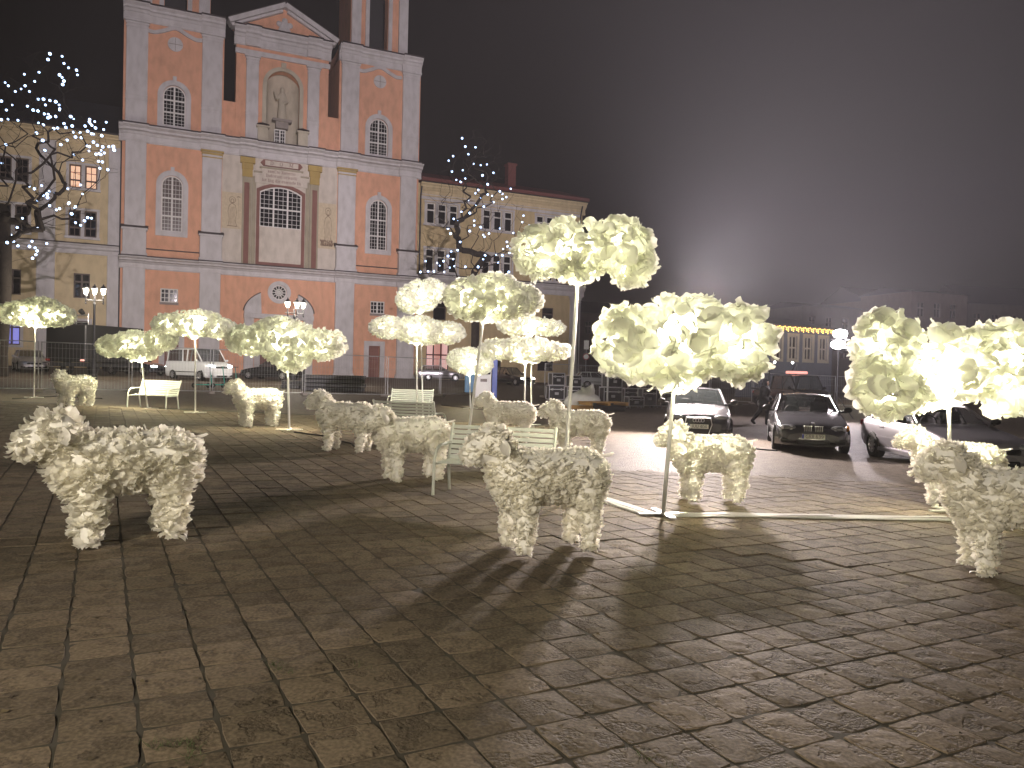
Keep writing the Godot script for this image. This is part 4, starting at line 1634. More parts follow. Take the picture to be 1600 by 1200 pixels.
func build_lamps() -> void:
	lantern_post("three lantern street lamp standing in front of the yellow house", in_sight(146.0, 44.0), point(146.0, 455.0, 44.0).y - in_sight(146.0, 44.0).y + 0.1, [-0.5, 0.0, 0.5], 16.0, 0.0)
	lantern_post("three lantern street lamp standing in front of the church portal", in_sight(458.0, 47.0), point(458.0, 476.0, 47.0).y - in_sight(458.0, 47.0).y + 0.1, [-0.4, 0.15, 0.55], 16.0, 0.5)
	lantern_post("twin lantern street lamp standing beside the bright floodlight mast", in_sight(1339.0, 58.0), point(1339.0, 528.0, 58.0).y - in_sight(1339.0, 58.0).y, [-0.3, 0.3], 12.0, 0.0)
	# working floodlights of the people building the show
	flood_mast("floodlight mast standing behind the dark estate car, hidden by the cloud lamp", in_sight(1078.0, 25.0), point(1078.0, 503.0, 25.0), Vector3(1.5, 0.0, -6.0), [[-0.42, 0.0], [0.42, 0.0]], 270.0, Color(1.0, 0.93, 0.90), 62.0, 60.0, [[0.0, 0.4, Vector3(22, 24, -33), 1300.0]])
	flood_mast("floodlight mast with two glaring heads beyond the parked cars", in_sight(1309.0, 37.0), point(1309.0, 531.0, 37.0), Vector3(4.0, 0.0, -9.0), [[0.05, 0.30], [-0.03, -0.22]], 110.0, Color(1.0, 0.94, 0.96), 62.0, 90.0, [[0.3, -0.5, Vector3(32, 30, -48), 950.0]])
	# out of the frame: the lights that reach the church front and the nearest sheep
	flood_mast("tall floodlight mast at the right edge of the square, aimed at the church front", Vector3(14.0, floor_y(14, 20), 20.0), Vector3(14.0, 14.0, 20.0), Vector3(-18.0, 15.0, -71.0), [[-0.3, 0.0], [0.3, 0.0]], 2750.0, Color(1.0, 0.945, 0.96), 18.5)
	lantern_post("three lantern street lamp standing behind the photographer", Vector3(-4.6, gy(-4.6, 3.6), 3.6), 3.9, [-0.5, 0.0, 0.5], 37.0, 0.0)


func build_fences() -> void:
	var runs := [[on_ground(-70, 609), on_ground(62, 610.5)], [on_ground(62, 610.5), on_ground(330, 614)], [on_ground(330, 614), on_ground(604, 619)], [on_ground(604, 619), in_sight(760, 45.0)], [in_sight(850, 46.0), in_sight(1110, 50.0)], [in_sight(1110, 50.0), in_sight(1370, 52.0)]]
	var words := ["before the large bare tree", "before the black stage truck", "before the church portal", "behind the white benches", "behind the stacked flight cases", "behind the walking person"]
	for r in runs.size():
		var a: Vector3 = runs[r][0]
		var b: Vector3 = runs[r][1]
		var n := maxi(1, roundi(a.distance_to(b) / 3.4))
		for k in n:
			var p := a.lerp(b, float(k) / n)
			var q := a.lerp(b, float(k + 1) / n)
			p.y = floor_y(p.x, p.z)
			q.y = floor_y(q.x, q.z)
			var t := thing("fence_panel", "wire mesh site fence panel " + words[r], "fence", p, atan2(-(q.z - p.z), q.x - p.x), "site fence panels " + words[r])
			var l := Vector2(q.x - p.x, q.z - p.z).length()
			var dy := (q.y - p.y) / l
			var fr := MB.new()
			for x in [0.06, l - 0.06]:
				fr.tube(Vector3(x, 0.06 + dy * x, 0), Vector3(x, 2.05 + dy * x, 0), 0.022, 0.022, 6)
			for y in [0.12, 2.03]:
				fr.tube(Vector3(0.06, y + dy * 0.06, 0), Vector3(l - 0.06, y + dy * (l - 0.06), 0), 0.019, 0.019, 6)
			part("frame", fr, mats["galvanised"], t)
			var w := MB.new()
			for j in range(1, int(l / 0.13)):
				w.tube(Vector3(j * 0.13, 0.12 + dy * j * 0.13, 0), Vector3(j * 0.13, 2.03 + dy * j * 0.13, 0), 0.0042, 0.0042, 3, false)
			for y in [0.5, 0.95, 1.4, 1.8]:
				w.tube(Vector3(0.06, y + dy * 0.06, 0.005), Vector3(l - 0.06, y + dy * (l - 0.06), 0.005), 0.0045, 0.0045, 3, false)
			part("wire_mesh", w, mats["galvanised"], t)
			var ft := MB.new()
			ft.rbox(Vector3(0.0, 0.06, 0), Vector3(0.24, 0.13, 0.7), 0.03)
			part("foot_block", ft, mats["grey_stone"], t)


# ---------------------------------------------------------------- vehicles
func car(called: String, label: String, at: Vector3, turn: float, o: Dictionary, group := "") -> Node3D:
	var t := thing(called, label, "car" if not o.has("category") else o.category, at, turn, group)
	var L: float = o.get("length", 4.45)
	var W: float = o.get("width", 1.75) * 0.5
	var H: float = o.get("height", 1.42)
	var belt: float = o.get("belt", 0.93)
	var hood: float = o.get("hood", 0.72)
	var deck: float = o.get("deck", 0.95)
	var cowl: float = o.get("cowl", 0.62)
	var rf: float = o.get("roof_front", -0.12)
	var rr: float = o.get("roof_rear", -1.25)
	var back: float = o.get("back", -1.75)
	var paint: Material = o.paint
	var x0 := -L * 0.5
	var x1 := L * 0.5
	# lower body: cross sections from tail to nose  [x, half width, bottom, shoulder, crown]
	var st := [[x0, W * 0.80, 0.38, deck - 0.18, deck - 0.14], [x0 + 0.06, W * 0.90, 0.27, deck - 0.07, deck - 0.03], [x0 + 0.35, W * 0.975, 0.21, deck - 0.02, deck + 0.02], [back, W, 0.19, belt, maxf(deck, belt) + 0.02], [-0.5, W, 0.18, belt, belt], [cowl - 0.2, W, 0.18, belt - 0.01, belt + 0.02], [cowl + 0.1, W * 0.995, 0.18, belt - 0.03, belt + 0.02], [(cowl + x1) * 0.5, W * 0.985, 0.19, lerpf(belt, hood, 0.5) - 0.03, lerpf(belt, hood, 0.42)], [x1 - 0.38, W * 0.95, 0.20, hood - 0.02, hood + 0.035], [x1 - 0.14, W * 0.885, 0.21, hood - 0.09, hood - 0.03], [x1 - 0.04, W * 0.80, 0.23, hood - 0.17, hood - 0.13], [x1, W * 0.66, 0.30, hood - 0.28, hood - 0.25]]
	var sec := func(k: int) -> Array:
		var s: Array = st[k]
		var w: float = s[1]
		var yb: float = s[2]
		var ys: float = s[3]
		var yc: float = s[4]
		var half := [Vector2(w * 0.80, yb), Vector2(w * 0.95, yb + 0.05), Vector2(w * 0.985, yb + (ys - yb) * 0.25), Vector2(w, yb + (ys - yb) * 0.55), Vector2(w * 0.985, yb + (ys - yb) * 0.80), Vector2(w * 0.95, ys - 0.015), Vector2(w * 0.88, ys + 0.012), Vector2(w * 0.5, lerpf(ys, yc, 0.75) + 0.01), Vector2(0, yc + 0.01)]
		var ring := []
		for p in half:
			ring.append(Vector3(s[0], p.y, p.x))
		for q in range(half.size() - 2, -1, -1):
			ring.append(Vector3(s[0], half[q].y, -half[q].x))
		ring.append(Vector3(s[0], yb, half[0].x))
		return ring
	var rings := []
	for k in st.size():
		rings.append(sec.call(k))
	var body := MB.new()
	body.grid(func(i, j): return rings[j][i], rings[0].size() - 1, st.size() - 1)
	# the sheet must face outward
	var flip: bool = body.n[0].dot(Vector3(0, 0, 1)) < -0.2
	for e in [[0, -1.0], [st.size() - 1, 1.0]]:
		var rg: Array = rings[e[0]]
		var c := Vector3(st[e[0]][0], 0.55, 0)
		for i in rg.size() - 1:
			body.tri(c, rg[i], rg[i + 1], Vector3(e[1], 0, 0))
	if flip:
		pass
	part("body", body, paint, t)
	# cabin
	var wb := W * 0.93
	var wt: float = W * o.get("taper", 0.70)
	var yb2 := belt + 0.01
	var base := [Vector3(cowl, yb2 + 0.01, wb * 0.93), Vector3(rf, H - 0.055, wt), Vector3(rr, H - 0.065, wt), Vector3(back, maxf(deck, belt) + 0.01, wb * 0.90)]
	var roof := MB.new()
	roof.grid(func(i, j):
		var z := lerpf(-1.0, 1.0, i / 6.0)
		var x := lerpf(rf + 0.03, rr - 0.03, j / 5.0)
		return Vector3(x, H - 0.055 - 0.02 * pow(2.0 * j / 5.0 - 1.0, 2.0) + 0.055 * (1.0 - z * z), z * wt * 1.02), 6, 5)
	part("roof", roof, paint, t)
	var glass := mat("car_glass", Color(0.05, 0.06, 0.06), 0.05)
	glass.transparency = BaseMaterial3D.TRANSPARENCY_ALPHA
	glass.albedo_color.a = 0.45
	var pil := MB.new()
	for s in [-1.0, 1.0]:
		var m := Vector3(1, 1, s)
		for e in [[0, 1, 0.035], [2, 3, 0.05]]:
			pil.tube(base[e[0]] * m, base[e[1]] * m, e[2] * 1.15, e[2], 6)
		pil.tube(base[1] * m, base[2] * m, 0.03, 0.03, 6)
		var bx := lerpf(rf, rr, 0.45)
		pil.tube(Vector3(bx + 0.02, yb2 - 0.02, wb * 0.985 * s), Vector3(bx - 0.05, H - 0.06, wt * s), 0.04, 0.03, 6)
	part("roof_pillars", pil, paint, t)
	var ws := MB.new()
	ws.grid(func(i, j):
		var z := lerpf(-1.0, 1.0, i / 6.0)
		var p: Vector3 = base[0].lerp(base[1], j / 3.0)
		return Vector3(p.x + 0.07 * (1.0 - z * z), p.y + 0.015 * (1.0 - z * z), z * p.z), 6, 3)
	part("windscreen", ws, glass, t)
	var rw := MB.new()
	rw.grid(func(i, j):
		var z := lerpf(-1.0, 1.0, i / 6.0)
		var p: Vector3 = base[3].lerp(base[2], j / 3.0)
		return Vector3(p.x - 0.05 * (1.0 - z * z), p.y + 0.01, z * p.z), 6, 3)
	part("rear_window", rw, glass, t)
	for s in [-1.0, 1.0]:
		var sg := MB.new()
		var q0 := Vector3(cowl - 0.12, yb2, wb * 0.975 * s)
		var q3 := Vector3(back + 0.12, yb2, wb * 0.975 * s)
		sg.quad(q0, Vector3(base[1].x - 0.05, base[1].y, wt * s), Vector3(base[2].x + 0.05, base[2].y, wt * s), q3, Vector3(0, 0.2, s))
		part("side_window", sg, glass, t)
		var mi := MB.new()
		mi.ball(Vector3(cowl - 0.25, belt + 0.09, (W + 0.13) * s), Vector3(0.07, 0.075, 0.11), 10, 6)
		mi.box(Vector3(cowl - 0.25, belt + 0.03, (W + 0.02) * s), Vector3(0.06, 0.05, 0.16))
		part("mirror", mi, paint if o.get("detail", 1) < 2 else mats["black_paint"], t)
		var hd := MB.new()
		for hx in [0.22, -0.85]:
			hd.rbox(Vector3(rf * 0.3 + hx, belt - 0.16, W * 0.985 * s), Vector3(0.2, 0.035, 0.05), 0.01)
		part("door_handle", hd, paint, t)
		var sk := MB.new()
		sk.box(Vector3(0, 0.24, W * 0.965 * s), Vector3(L * 0.50, 0.09, 0.07))
		sk.box(Vector3(0, 0.52, W * 0.992 * s), Vector3(L * 0.50, 0.045, 0.03))
		part("sill_trim", sk, mats["black_paint"] if not o.has("trim") else o.trim, t)
	# wheels in dark arches
	var wr: float = o.get("wheel", 0.31)
	for wx in [x1 - o.get("front_over", 0.82), x0 + o.get("rear_over", 0.95)]:
		for s in [-1.0, 1.0]:
			var bz := Basis(Vector3(1, 0, 0), PI * 0.5 * s)
			var ah := MB.new()
			ah.lathe([Vector2(wr + 0.055, -0.16), Vector2(wr + 0.055, 0.006), Vector2(0, 0.006)], Vector3(wx, wr + 0.02, W * 0.985 * s), 20, bz)
			part("wheel_arch", ah, mats["black_paint"], t)
			var ty := MB.new()
			ty.lathe([Vector2(wr * 0.62, -0.10), Vector2(wr * 0.94, -0.10), Vector2(wr, -0.07), Vector2(wr, 0.01), Vector2(wr * 0.94, 0.035), Vector2(wr * 0.64, 0.03)], Vector3(wx, wr, (W - 0.01) * s), 20, bz)
			var wh := part("wheel", ty, mats["rubber"], t)
			var rm := MB.new()
			rm.lathe([Vector2(wr * 0.65, 0.03), Vector2(wr * 0.60, 0.02), Vector2(wr * 0.55, -0.02), Vector2(0.0, -0.02)], Vector3(wx, wr, (W - 0.01) * s), 20, bz)
			for k in 7:
				var an := TAU * k / 7.0
				rm.box(Vector3(wx + cos(an) * wr * 0.33, wr + sin(an) * wr * 0.33, (W + 0.005) * s), Vector3(wr * 0.56, 0.045, 0.03), Basis(Vector3(0, 0, 1), an))
			part("rim", rm, mats["aluminium"], wh)
	var fx := x1
	var face: int = o.get("face", 0)
	var lamp_y := hood - 0.10
	for s in [-1.0, 1.0]:
		var hl := MB.new()
		hl.ball(Vector3(x1 - 0.17, lamp_y - 0.01, W * 0.66 * s), Vector3(0.14, 0.078, 0.22), 12, 6, Basis(UP, -0.42 * s))
		var lm: Material = mats["lamp_glass"]
		if o.get("lights_on", false):
			lm = glow("headlamp_on", Color(0.92, 0.96, 1.0), 40.0)
		var hlo := part("headlight", hl, lm, t)
		if face == 2:
			for k in 2:
				var rl := MB.new()
				rl.ball(Vector3(x1 - 0.055 - k * 0.045, lamp_y - 0.01, (W * (0.58 + k * 0.20)) * s), Vector3(0.03, 0.062, 0.062), 10, 6)
				part("lamp_reflector", rl, mats["aluminium"], hlo)
			if s < 0.0:
				var ind := MB.new()
				ind.ball(Vector3(x1 - 0.24, lamp_y, W * 0.90 * s), Vector3(0.09, 0.07, 0.05), 8, 5)
				part("indicator", ind, mats["amber"], t)
		var tl := MB.new()
		tl.rbox(Vector3(x0 + 0.06, deck - 0.16, W * 0.72 * s), Vector3(0.12, 0.16, 0.34), 0.03)
		part("tail_light", tl, mats["tail_red"], t)
	# nose: bumper, intakes, grille, plate
	var bm := MB.new()
	bm.grid(func(i, j):
		var z := lerpf(-1.0, 1.0, i / 12.0)
		var a: float = j / 4.0
		return Vector3(x1 + 0.035 - 0.34 * pow(absf(z), 2.6) - 0.06 * pow(2 * a - 1, 2.0), lerpf(0.19, 0.48, a), z * W * 0.985), 12, 4)
	part("bumper", bm, o.get("bumper", paint), t)
	var gr := MB.new()
	if face == 1:
		gr.prism(PackedVector2Array([Vector2(-0.24, 0.24), Vector2(0.24, 0.24), Vector2(0.33, 0.50), Vector2(0.29, 0.66), Vector2(-0.29, 0.66), Vector2(-0.33, 0.50)]), -0.05, 0.045, Transform3D(Basis(Vector3(0, 0, -1), UP, Vector3(1, 0, 0)), Vector3(x1, 0, 0)))
	elif face == 2:
		for s in [-1.0, 1.0]:
			gr.rbox(Vector3(x1 - 0.045, hood - 0.12, 0.125 * s), Vector3(0.10, 0.14, 0.21), 0.03)
	else:
		gr.rbox(Vector3(x1 - 0.02, hood - 0.19, 0), Vector3(0.08, 0.11, 0.8), 0.02)
	var gro := part("grille", gr, mats["black_paint"], t)
	if face == 1:
		var rim := MB.new()
		var oc := [Vector2(-0.26, 0.23), Vector2(0.26, 0.23), Vector2(0.35, 0.50), Vector2(0.31, 0.68), Vector2(-0.31, 0.68), Vector2(-0.35, 0.50)]
		for k in 6:
			rim.tube(Vector3(x1 + 0.045, oc[k].y, oc[k].x), Vector3(x1 + 0.045, oc[(k + 1) % 6].y, oc[(k + 1) % 6].x), 0.012, 0.012, 6)
		for k in 4:
			rim.torus_ring(Vector3(x1 + 0.055, 0.60, -0.105 + k * 0.07), 0.042, 0.007)
		part("chrome_trim", rim, mats["aluminium"], gro)
	elif face == 2:
		var rim := MB.new()
		for s in [-1.0, 1.0]:
			for e in [[0.055, 0.0, 0.012, 0.15], [-0.055, 0.0, 0.012, 0.15]]:
				pass
			for k in 4:
				rim.box(Vector3(x1 + 0.008, hood - 0.12, 0.125 * s - 0.07 + k * 0.047), Vector3(0.012, 0.12, 0.008))
			rim.box(Vector3(x1 + 0.008, hood - 0.05, 0.125 * s), Vector3(0.014, 0.012, 0.20))
		part("chrome_trim", rim, mats["aluminium"], gro)
		var rd := MB.new()
		rd.lathe([Vector2(0.0, 0.012), Vector2(0.042, 0.01), Vector2(0.045, 0.0)], Vector3(x1 - 0.16, hood + 0.022, 0), 14, Basis(Vector3(0, 0, 1), -0.25))
		part("bonnet_badge", rd, mats["aluminium"], t)
	if face != 1:
		var inl := MB.new()
		inl.rbox(Vector3(x1 + 0.02, 0.28, 0), Vector3(0.06, 0.11, 0.75), 0.02)
		part("air_intake", inl, mats["black_paint"], t)
	for s in [-1.0, 1.0]:
		var inl := MB.new()
		inl.rbox(Vector3(x1 - 0.05, 0.31, W * 0.70 * s), Vector3(0.10, 0.11, 0.26), 0.03)
		part("air_intake", inl, mats["black_paint"], t)
	if o.has("plate"):
		var pl := MB.new()
		var py: float = 0.44 if face == 1 else 0.42
		pl.rbox(Vector3(x1 + 0.065, py, 0), Vector3(0.016, 0.115, 0.52), 0.005)
		var plo := part("number_plate", pl, mats["plate_white"], t)
		var eu := MB.new()
		eu.box(Vector3(x1 + 0.0745, py, 0.238), Vector3(0.003, 0.105, 0.042))
		part("plate_band", eu, mats["plate_blue"], plo)
		var tm := TextMesh.new()
		var f := SystemFont.new()
		f.font_names = PackedStringArray(["Droid Sans"])
		tm.font = f
		tm.text = o.plate
		tm.font_size = 32
		tm.pixel_size = 0.108 / 32.0
		tm.depth = 0.004
		var lt := part("plate_lettering", tm, mats["black_paint"], plo)
		lt.transform = Transform3D(Basis(Vector3(0, 0, -1), UP, Vector3(1, 0, 0)), Vector3(x1 + 0.076, py, -0.02))
	if o.get("detail", 1) >= 2:
		for s in [-1.0, 1.0]:
			var se := MB.new()
			se.rbox(Vector3(-0.25, 0.92, 0.37 * s), Vector3(0.16, 0.55, 0.46), 0.06, Basis(Vector3(0, 0, 1), 0.18))
			se.rbox(Vector3(-0.33, 1.24, 0.37 * s), Vector3(0.09, 0.17, 0.26), 0.04)
			part("seat", se, mats["dark_cloth"], t)
		var im := MB.new()
		im.rbox(Vector3(rf + 0.16, H - 0.15, 0), Vector3(0.03, 0.06, 0.22), 0.01)
		im.tube(Vector3(rf + 0.14, H - 0.18, 0.0), Vector3(rf + 0.14, H - 0.32, 0.0), 0.012, 0.02, 6)
		part("inner_mirror", im, mats["black_paint"], t)
		var sw := MB.new()
		sw.torus_ring(Vector3(0.22, 0.93, 0.36), 0.18, 0.016)
		part("steering_wheel", sw, mats["black_paint"], t)
		for s in [-1.0, 1.0]:
			var wp := MB.new()
			wp.tube(Vector3(cowl + 0.10, belt + 0.045, 0.12 + 0.25 * s), Vector3(cowl - 0.02, belt + 0.12, 0.12 + 0.25 * s - 0.45), 0.008, 0.006, 5)
			part("wiper", wp, mats["black_paint"], t)
	return t


func build_vehicles() -> void:
	for e in [["silver_paint", Color(0.50, 0.48, 0.52), 0.28, 0.75], ["graphite_paint", Color(0.10, 0.10, 0.11), 0.25, 0.6], ["steel_paint", Color(0.42, 0.42, 0.43), 0.25, 0.75], ["black_car_paint", Color(0.010, 0.010, 0.012), 0.2, 0.2], ["white_car_paint", Color(0.70, 0.72, 0.74), 0.3, 0.0], ["dark_blue_paint", Color(0.03, 0.035, 0.045), 0.25, 0.3]]:
		var m := mat(e[0], e[1], e[2], e[3])
		m.clearcoat_enabled = true
		m.clearcoat = 0.8
		m.clearcoat_roughness = 0.08
	mat("lamp_glass", Color(0.32, 0.33, 0.35), 0.08, 0.3)
	mat("plate_white", Color(0.75, 0.74, 0.66), 0.5)
	mat("plate_blue", Color(0.02, 0.04, 0.35), 0.5)
	mat("dark_cloth", Color(0.03, 0.03, 0.035), 0.9)
	car("parked_car", "dark grey estate car with number plate JUU 404 parked facing the sheep", in_sight(1093.0, 20.4) + Vector3(0.5, 0, -2.2), -PI / 2 - 0.22, {"paint": mats["graphite_paint"], "length": 4.55, "width": 1.77, "height": 1.43, "face": 1, "plate": "JUU 404", "detail": 2, "roof_rear": -1.75, "back": -2.1, "belt": 0.95, "hood": 0.78}, "")
	car("parked_car", "silver saloon car with dark reflections put into its paint and number plate GRR 639 parked facing the sheep", in_sight(1260.0, 18.5) + Vector3(0.85, 0, -2.2), -PI / 2 - 0.28, {"paint": mats["graphite_paint"], "length": 4.47, "width": 1.76, "height": 1.415, "face": 2, "plate": "GRR 639", "detail": 2, "trim": mats["black_paint"], "bumper": mats["steel_paint"]}, "")  # body painted darker than the bumper, standing in for the dark sky it reflects
	car("parked_car", "silver coupe with steel wheels and a dark grille parked half behind the big cloud lamp", Vector3(9.7, floor_y(9.7, -17.4), -17.4), -1.60, {"paint": mats["silver_paint"], "length": 4.6, "width": 1.8, "height": 1.36, "detail": 2, "trim": mats["silver_paint"], "belt": 0.92, "hood": 0.70, "roof_rear": -0.95, "back": -1.7}, "")
	car("parked_car", "white hatchback parked behind the stacked flight cases", in_sight(934.0, 72.0), 0.12, {"paint": mats["white_car_paint"], "length": 4.25, "height": 1.47, "deck": 1.0, "roof_rear": -1.65, "back": -2.0}, "")
	car("parked_car", "dark car parked nose to tail with the white hatchback", in_sight(998.0, 74.0), 0.1, {"paint": mats["dark_blue_paint"], "length": 4.6, "height": 1.46, "roof_rear": -1.5, "back": -2.0}, "")
	car("parked_car", "silver car parked below the blue lit window of the yellow house", in_sight(47.0, 52.0), -0.9, {"paint": mats["silver_paint"], "length": 4.1, "height": 1.46, "deck": 1.0, "roof_rear": -1.6, "back": -1.9}, "")
	car("parked_car", "dark car parked between the black stage truck and the white van", in_sight(212.0, 54.0), -0.3, {"paint": mats["dark_blue_paint"], "length": 4.5, "height": 1.5, "deck": 1.0, "roof_rear": -1.7, "back": -2.1, "lights_on": true}, "")
	car("parked_car", "black car parked by the church portal behind the site fence", in_sight(426.0, 56.0), 2.9, {"paint": mats["black_car_paint"], "length": 4.5, "height": 1.55, "deck": 1.0, "roof_rear": -1.7, "back": -2.1}, "")
	car("parked_car", "silver car parked beside the church corner under the pink shop window", in_sight(688.0, 72.0), 0.2, {"paint": mats["silver_paint"], "length": 4.3, "height": 1.46, "deck": 1.0, "roof_rear": -1.6, "back": -2.0}, "")
	car("parked_car", "dark car with its headlights on in front of the red roofed house", in_sight(800.0, 68.0), -0.85, {"paint": mats["black_car_paint"], "length": 4.6, "height": 1.6, "deck": 1.05, "roof_rear": -1.7, "back": -2.1, "lights_on": true}, "")
	# white van, headlights on
	var v := car("delivery_van", "white van with its headlights on waiting before the church", in_sight(312.0, 50.0), -0.62, {"paint": mats["white_car_paint"], "category": "van", "length": 4.85, "width": 1.95, "height": 2.02, "belt": 1.18, "hood": 1.02, "deck": 1.2, "cowl": 1.55, "roof_front": 0.85, "roof_rear": -2.2, "back": -2.38, "taper": 0.86, "lights_on": true, "front_over": 0.9, "rear_over": 0.9}, "")
	var pn := MB.new()
	for s in [-1.0, 1.0]:
		pn.quad(Vector3(0.1, 1.2, 0.935 * s), Vector3(0.1, 1.95, 0.86 * s), Vector3(-0.05, 1.95, 0.86 * s), Vector3(-0.05, 1.2, 0.935 * s), Vector3(0, 0, s))
	part("door_post", pn, mats["white_car_paint"], v)
	for p in [[335.0, 574.0], [366.0, 574.0], [262.0, 575.0]]:
		pass
	# dark recovery truck with a light bar
	var tt := car("recovery_truck", "dark recovery truck with a red light bar behind the silver saloon", in_sight(1238.0, 44.0), -1.3, {"paint": mats["black_car_paint"], "category": "truck", "length": 5.2, "width": 2.0, "height": 2.0, "belt": 1.2, "hood": 1.05, "deck": 1.1, "cowl": 1.6, "roof_front": 1.1, "roof_rear": -0.5, "back": -0.8, "taper": 0.86}, "")
	var lb := MB.new()
	lb.rbox(Vector3(0.4, 2.14, 0), Vector3(0.28, 0.16, 1.3), 0.04)
	part("light_bar", lb, glow("red_bar_light", Color(1.0, 0.22, 0.12), 0.9), tt)
	var bedm := MB.new()
	bedm.box(Vector3(-1.7, 1.15, 0), Vector3(1.8, 0.1, 1.9))
	for s in [-1.0, 1.0]:
		bedm.tube(Vector3(-0.9, 1.2, 0.9 * s), Vector3(-0.9, 2.7, 0.9 * s), 0.04, 0.04, 6)
		bedm.tube(Vector3(-0.9, 2.7, 0.9 * s), Vector3(-2.2, 1.3, 0.9 * s), 0.03, 0.03, 6)
	part("load_frame", bedm, mats["dark_metal"], tt)
	for s in [-1.0, 1.0]:
		var wl := MB.new()
		wl.ball(Vector3(-0.85, 2.72, 0.6 * s), Vector3(0.07, 0.07, 0.07), 8, 5)
		part("work_light", wl, glow("work_light", Color(1.0, 0.97, 0.92), 14.0), tt)
	# black stage truck seen from behind
	var bt := thing("stage_truck", "black box truck with a lamp rack on its roof before the yellow house", "truck", in_sight(150.0, 50.0), -0.25)
	var bx := MB.new()
	bx.rbox(Vector3(0, 2.0, 0), Vector3(3.0, 2.35, 5.0), 0.06)
	part("box_body", bx, mats["black_paint"], bt)
	var ch := MB.new()
	ch.box(Vector3(0, 0.68, 0), Vector3(2.3, 0.25, 5.0))
	part("chassis", ch, mats["dark_metal"], bt)
	for s in [-1.0, 1.0]:
		var wm := MB.new()
		wm.lathe([Vector2(0.25, -0.12), Vector2(0.42, -0.12), Vector2(0.45, 0.0), Vector2(0.42, 0.12), Vector2(0.25, 0.12)], Vector3(1.0 * s, 0.45, 1.3), 18, Basis(Vector3(0, 0, 1), PI / 2))
		part("wheel", wm, mats["rubber"], bt)
		var tl := MB.new()
		tl.rbox(Vector3(1.3 * s, 0.95, 2.52), Vector3(0.3, 0.12, 0.06), 0.02)
		part("tail_light", tl, glow("tail_glow", Color(1.0, 0.08, 0.04), 0.8) if s > 0.0 else mats["tail_red"], bt)
	var rk := MB.new()
	for y in [3.3, 3.75]:
		rk.tube(Vector3(-1.4, y, 2.2), Vector3(1.4, y, 2.2), 0.035, 0.035, 6)
	for x in [-1.4, -0.5, 0.5, 1.4]:
		rk.tube(Vector3(x, 3.15, 2.2), Vector3(x, 3.85, 2.2), 0.03, 0.03, 6)
	part("roof_rack", rk, mats["aluminium"], bt)
	for x in [-0.95, 0.0, 0.95]:
		var sp := MB.new()
		sp.lathe([Vector2(0.0, -0.2), Vector2(0.13, -0.18), Vector2(0.16, 0.12), Vector2(0.13, 0.14)], Vector3(x, 3.95, 2.25), 10, Basis(Vector3(1, 0, 0), 0.9))
		part("stage_lamp", sp, mats["black_paint"], bt)


# ---------------------------------------------------------------- small things on the square
func flight_case(label: String, at: Vector3, turn: float, s: Vector3, castors: bool, group: String) -> void:
	var t := thing("flight_case", label, "flight case", at, turn, group)
	var y0 := 0.12 if castors else 0.0
	var b := MB.new()
	b.box(Vector3(0, y0 + s.y * 0.5, 0), s - Vector3(0.01, 0.01, 0.01))
	part("case_body", b, mats["black_paint"], t)
	var e := MB.new()
	var h := s * 0.5
	var r := 0.022
	for sx in [-1.0, 1.0]:
		for sz in [-1.0, 1.0]:
			e.box(Vector3(h.x * sx, y0 + h.y, h.z * sz), Vector3(r * 2, s.y, r * 2))
		for sy in [0.0, 1.0]:
			e.box(Vector3(h.x * sx, y0 + s.y * sy, 0), Vector3(r * 2, r * 2, s.z + r * 2))
	for sz in [-1.0, 1.0]:
		for sy in [0.0, 1.0, 0.72]:
			e.box(Vector3(0, y0 + s.y * sy, h.z * sz), Vector3(s.x - 0.01, r * 1.8, r * 2.1))
	part("edge_trim", e, mats["aluminium"], t)
	var hd := MB.new()
	hd.rbox(Vector3(0, y0 + s.y * 0.42, h.z + 0.015), Vector3(0.22, 0.14, 0.03), 0.01)
	for x in [-0.3, 0.3]:
		hd.rbox(Vector3(x * s.x, y0 + s.y * 0.72, h.z + 0.03), Vector3(0.10, 0.12, 0.03), 0.01)
	part("latch", hd, mats["galvanised"], t)
	if castors:
		for sx in [-1.0, 1.0]:
			for sz in [-1.0, 1.0]:
				var c := MB.new()
				c.lathe([Vector2(0.0, -0.02), Vector2(0.055, -0.02), Vector2(0.055, 0.02), Vector2(0.0, 0.02)], Vector3((h.x - 0.1) * sx, 0.055, (h.z - 0.1) * sz), 10, Basis(Vector3(0, 0, 1), PI / 2))
				c.box(Vector3((h.x - 0.1) * sx, 0.1, (h.z - 0.1) * sz), Vector3(0.08, 0.05, 0.08))
				part("castor", c, mats["galvanised"], t)


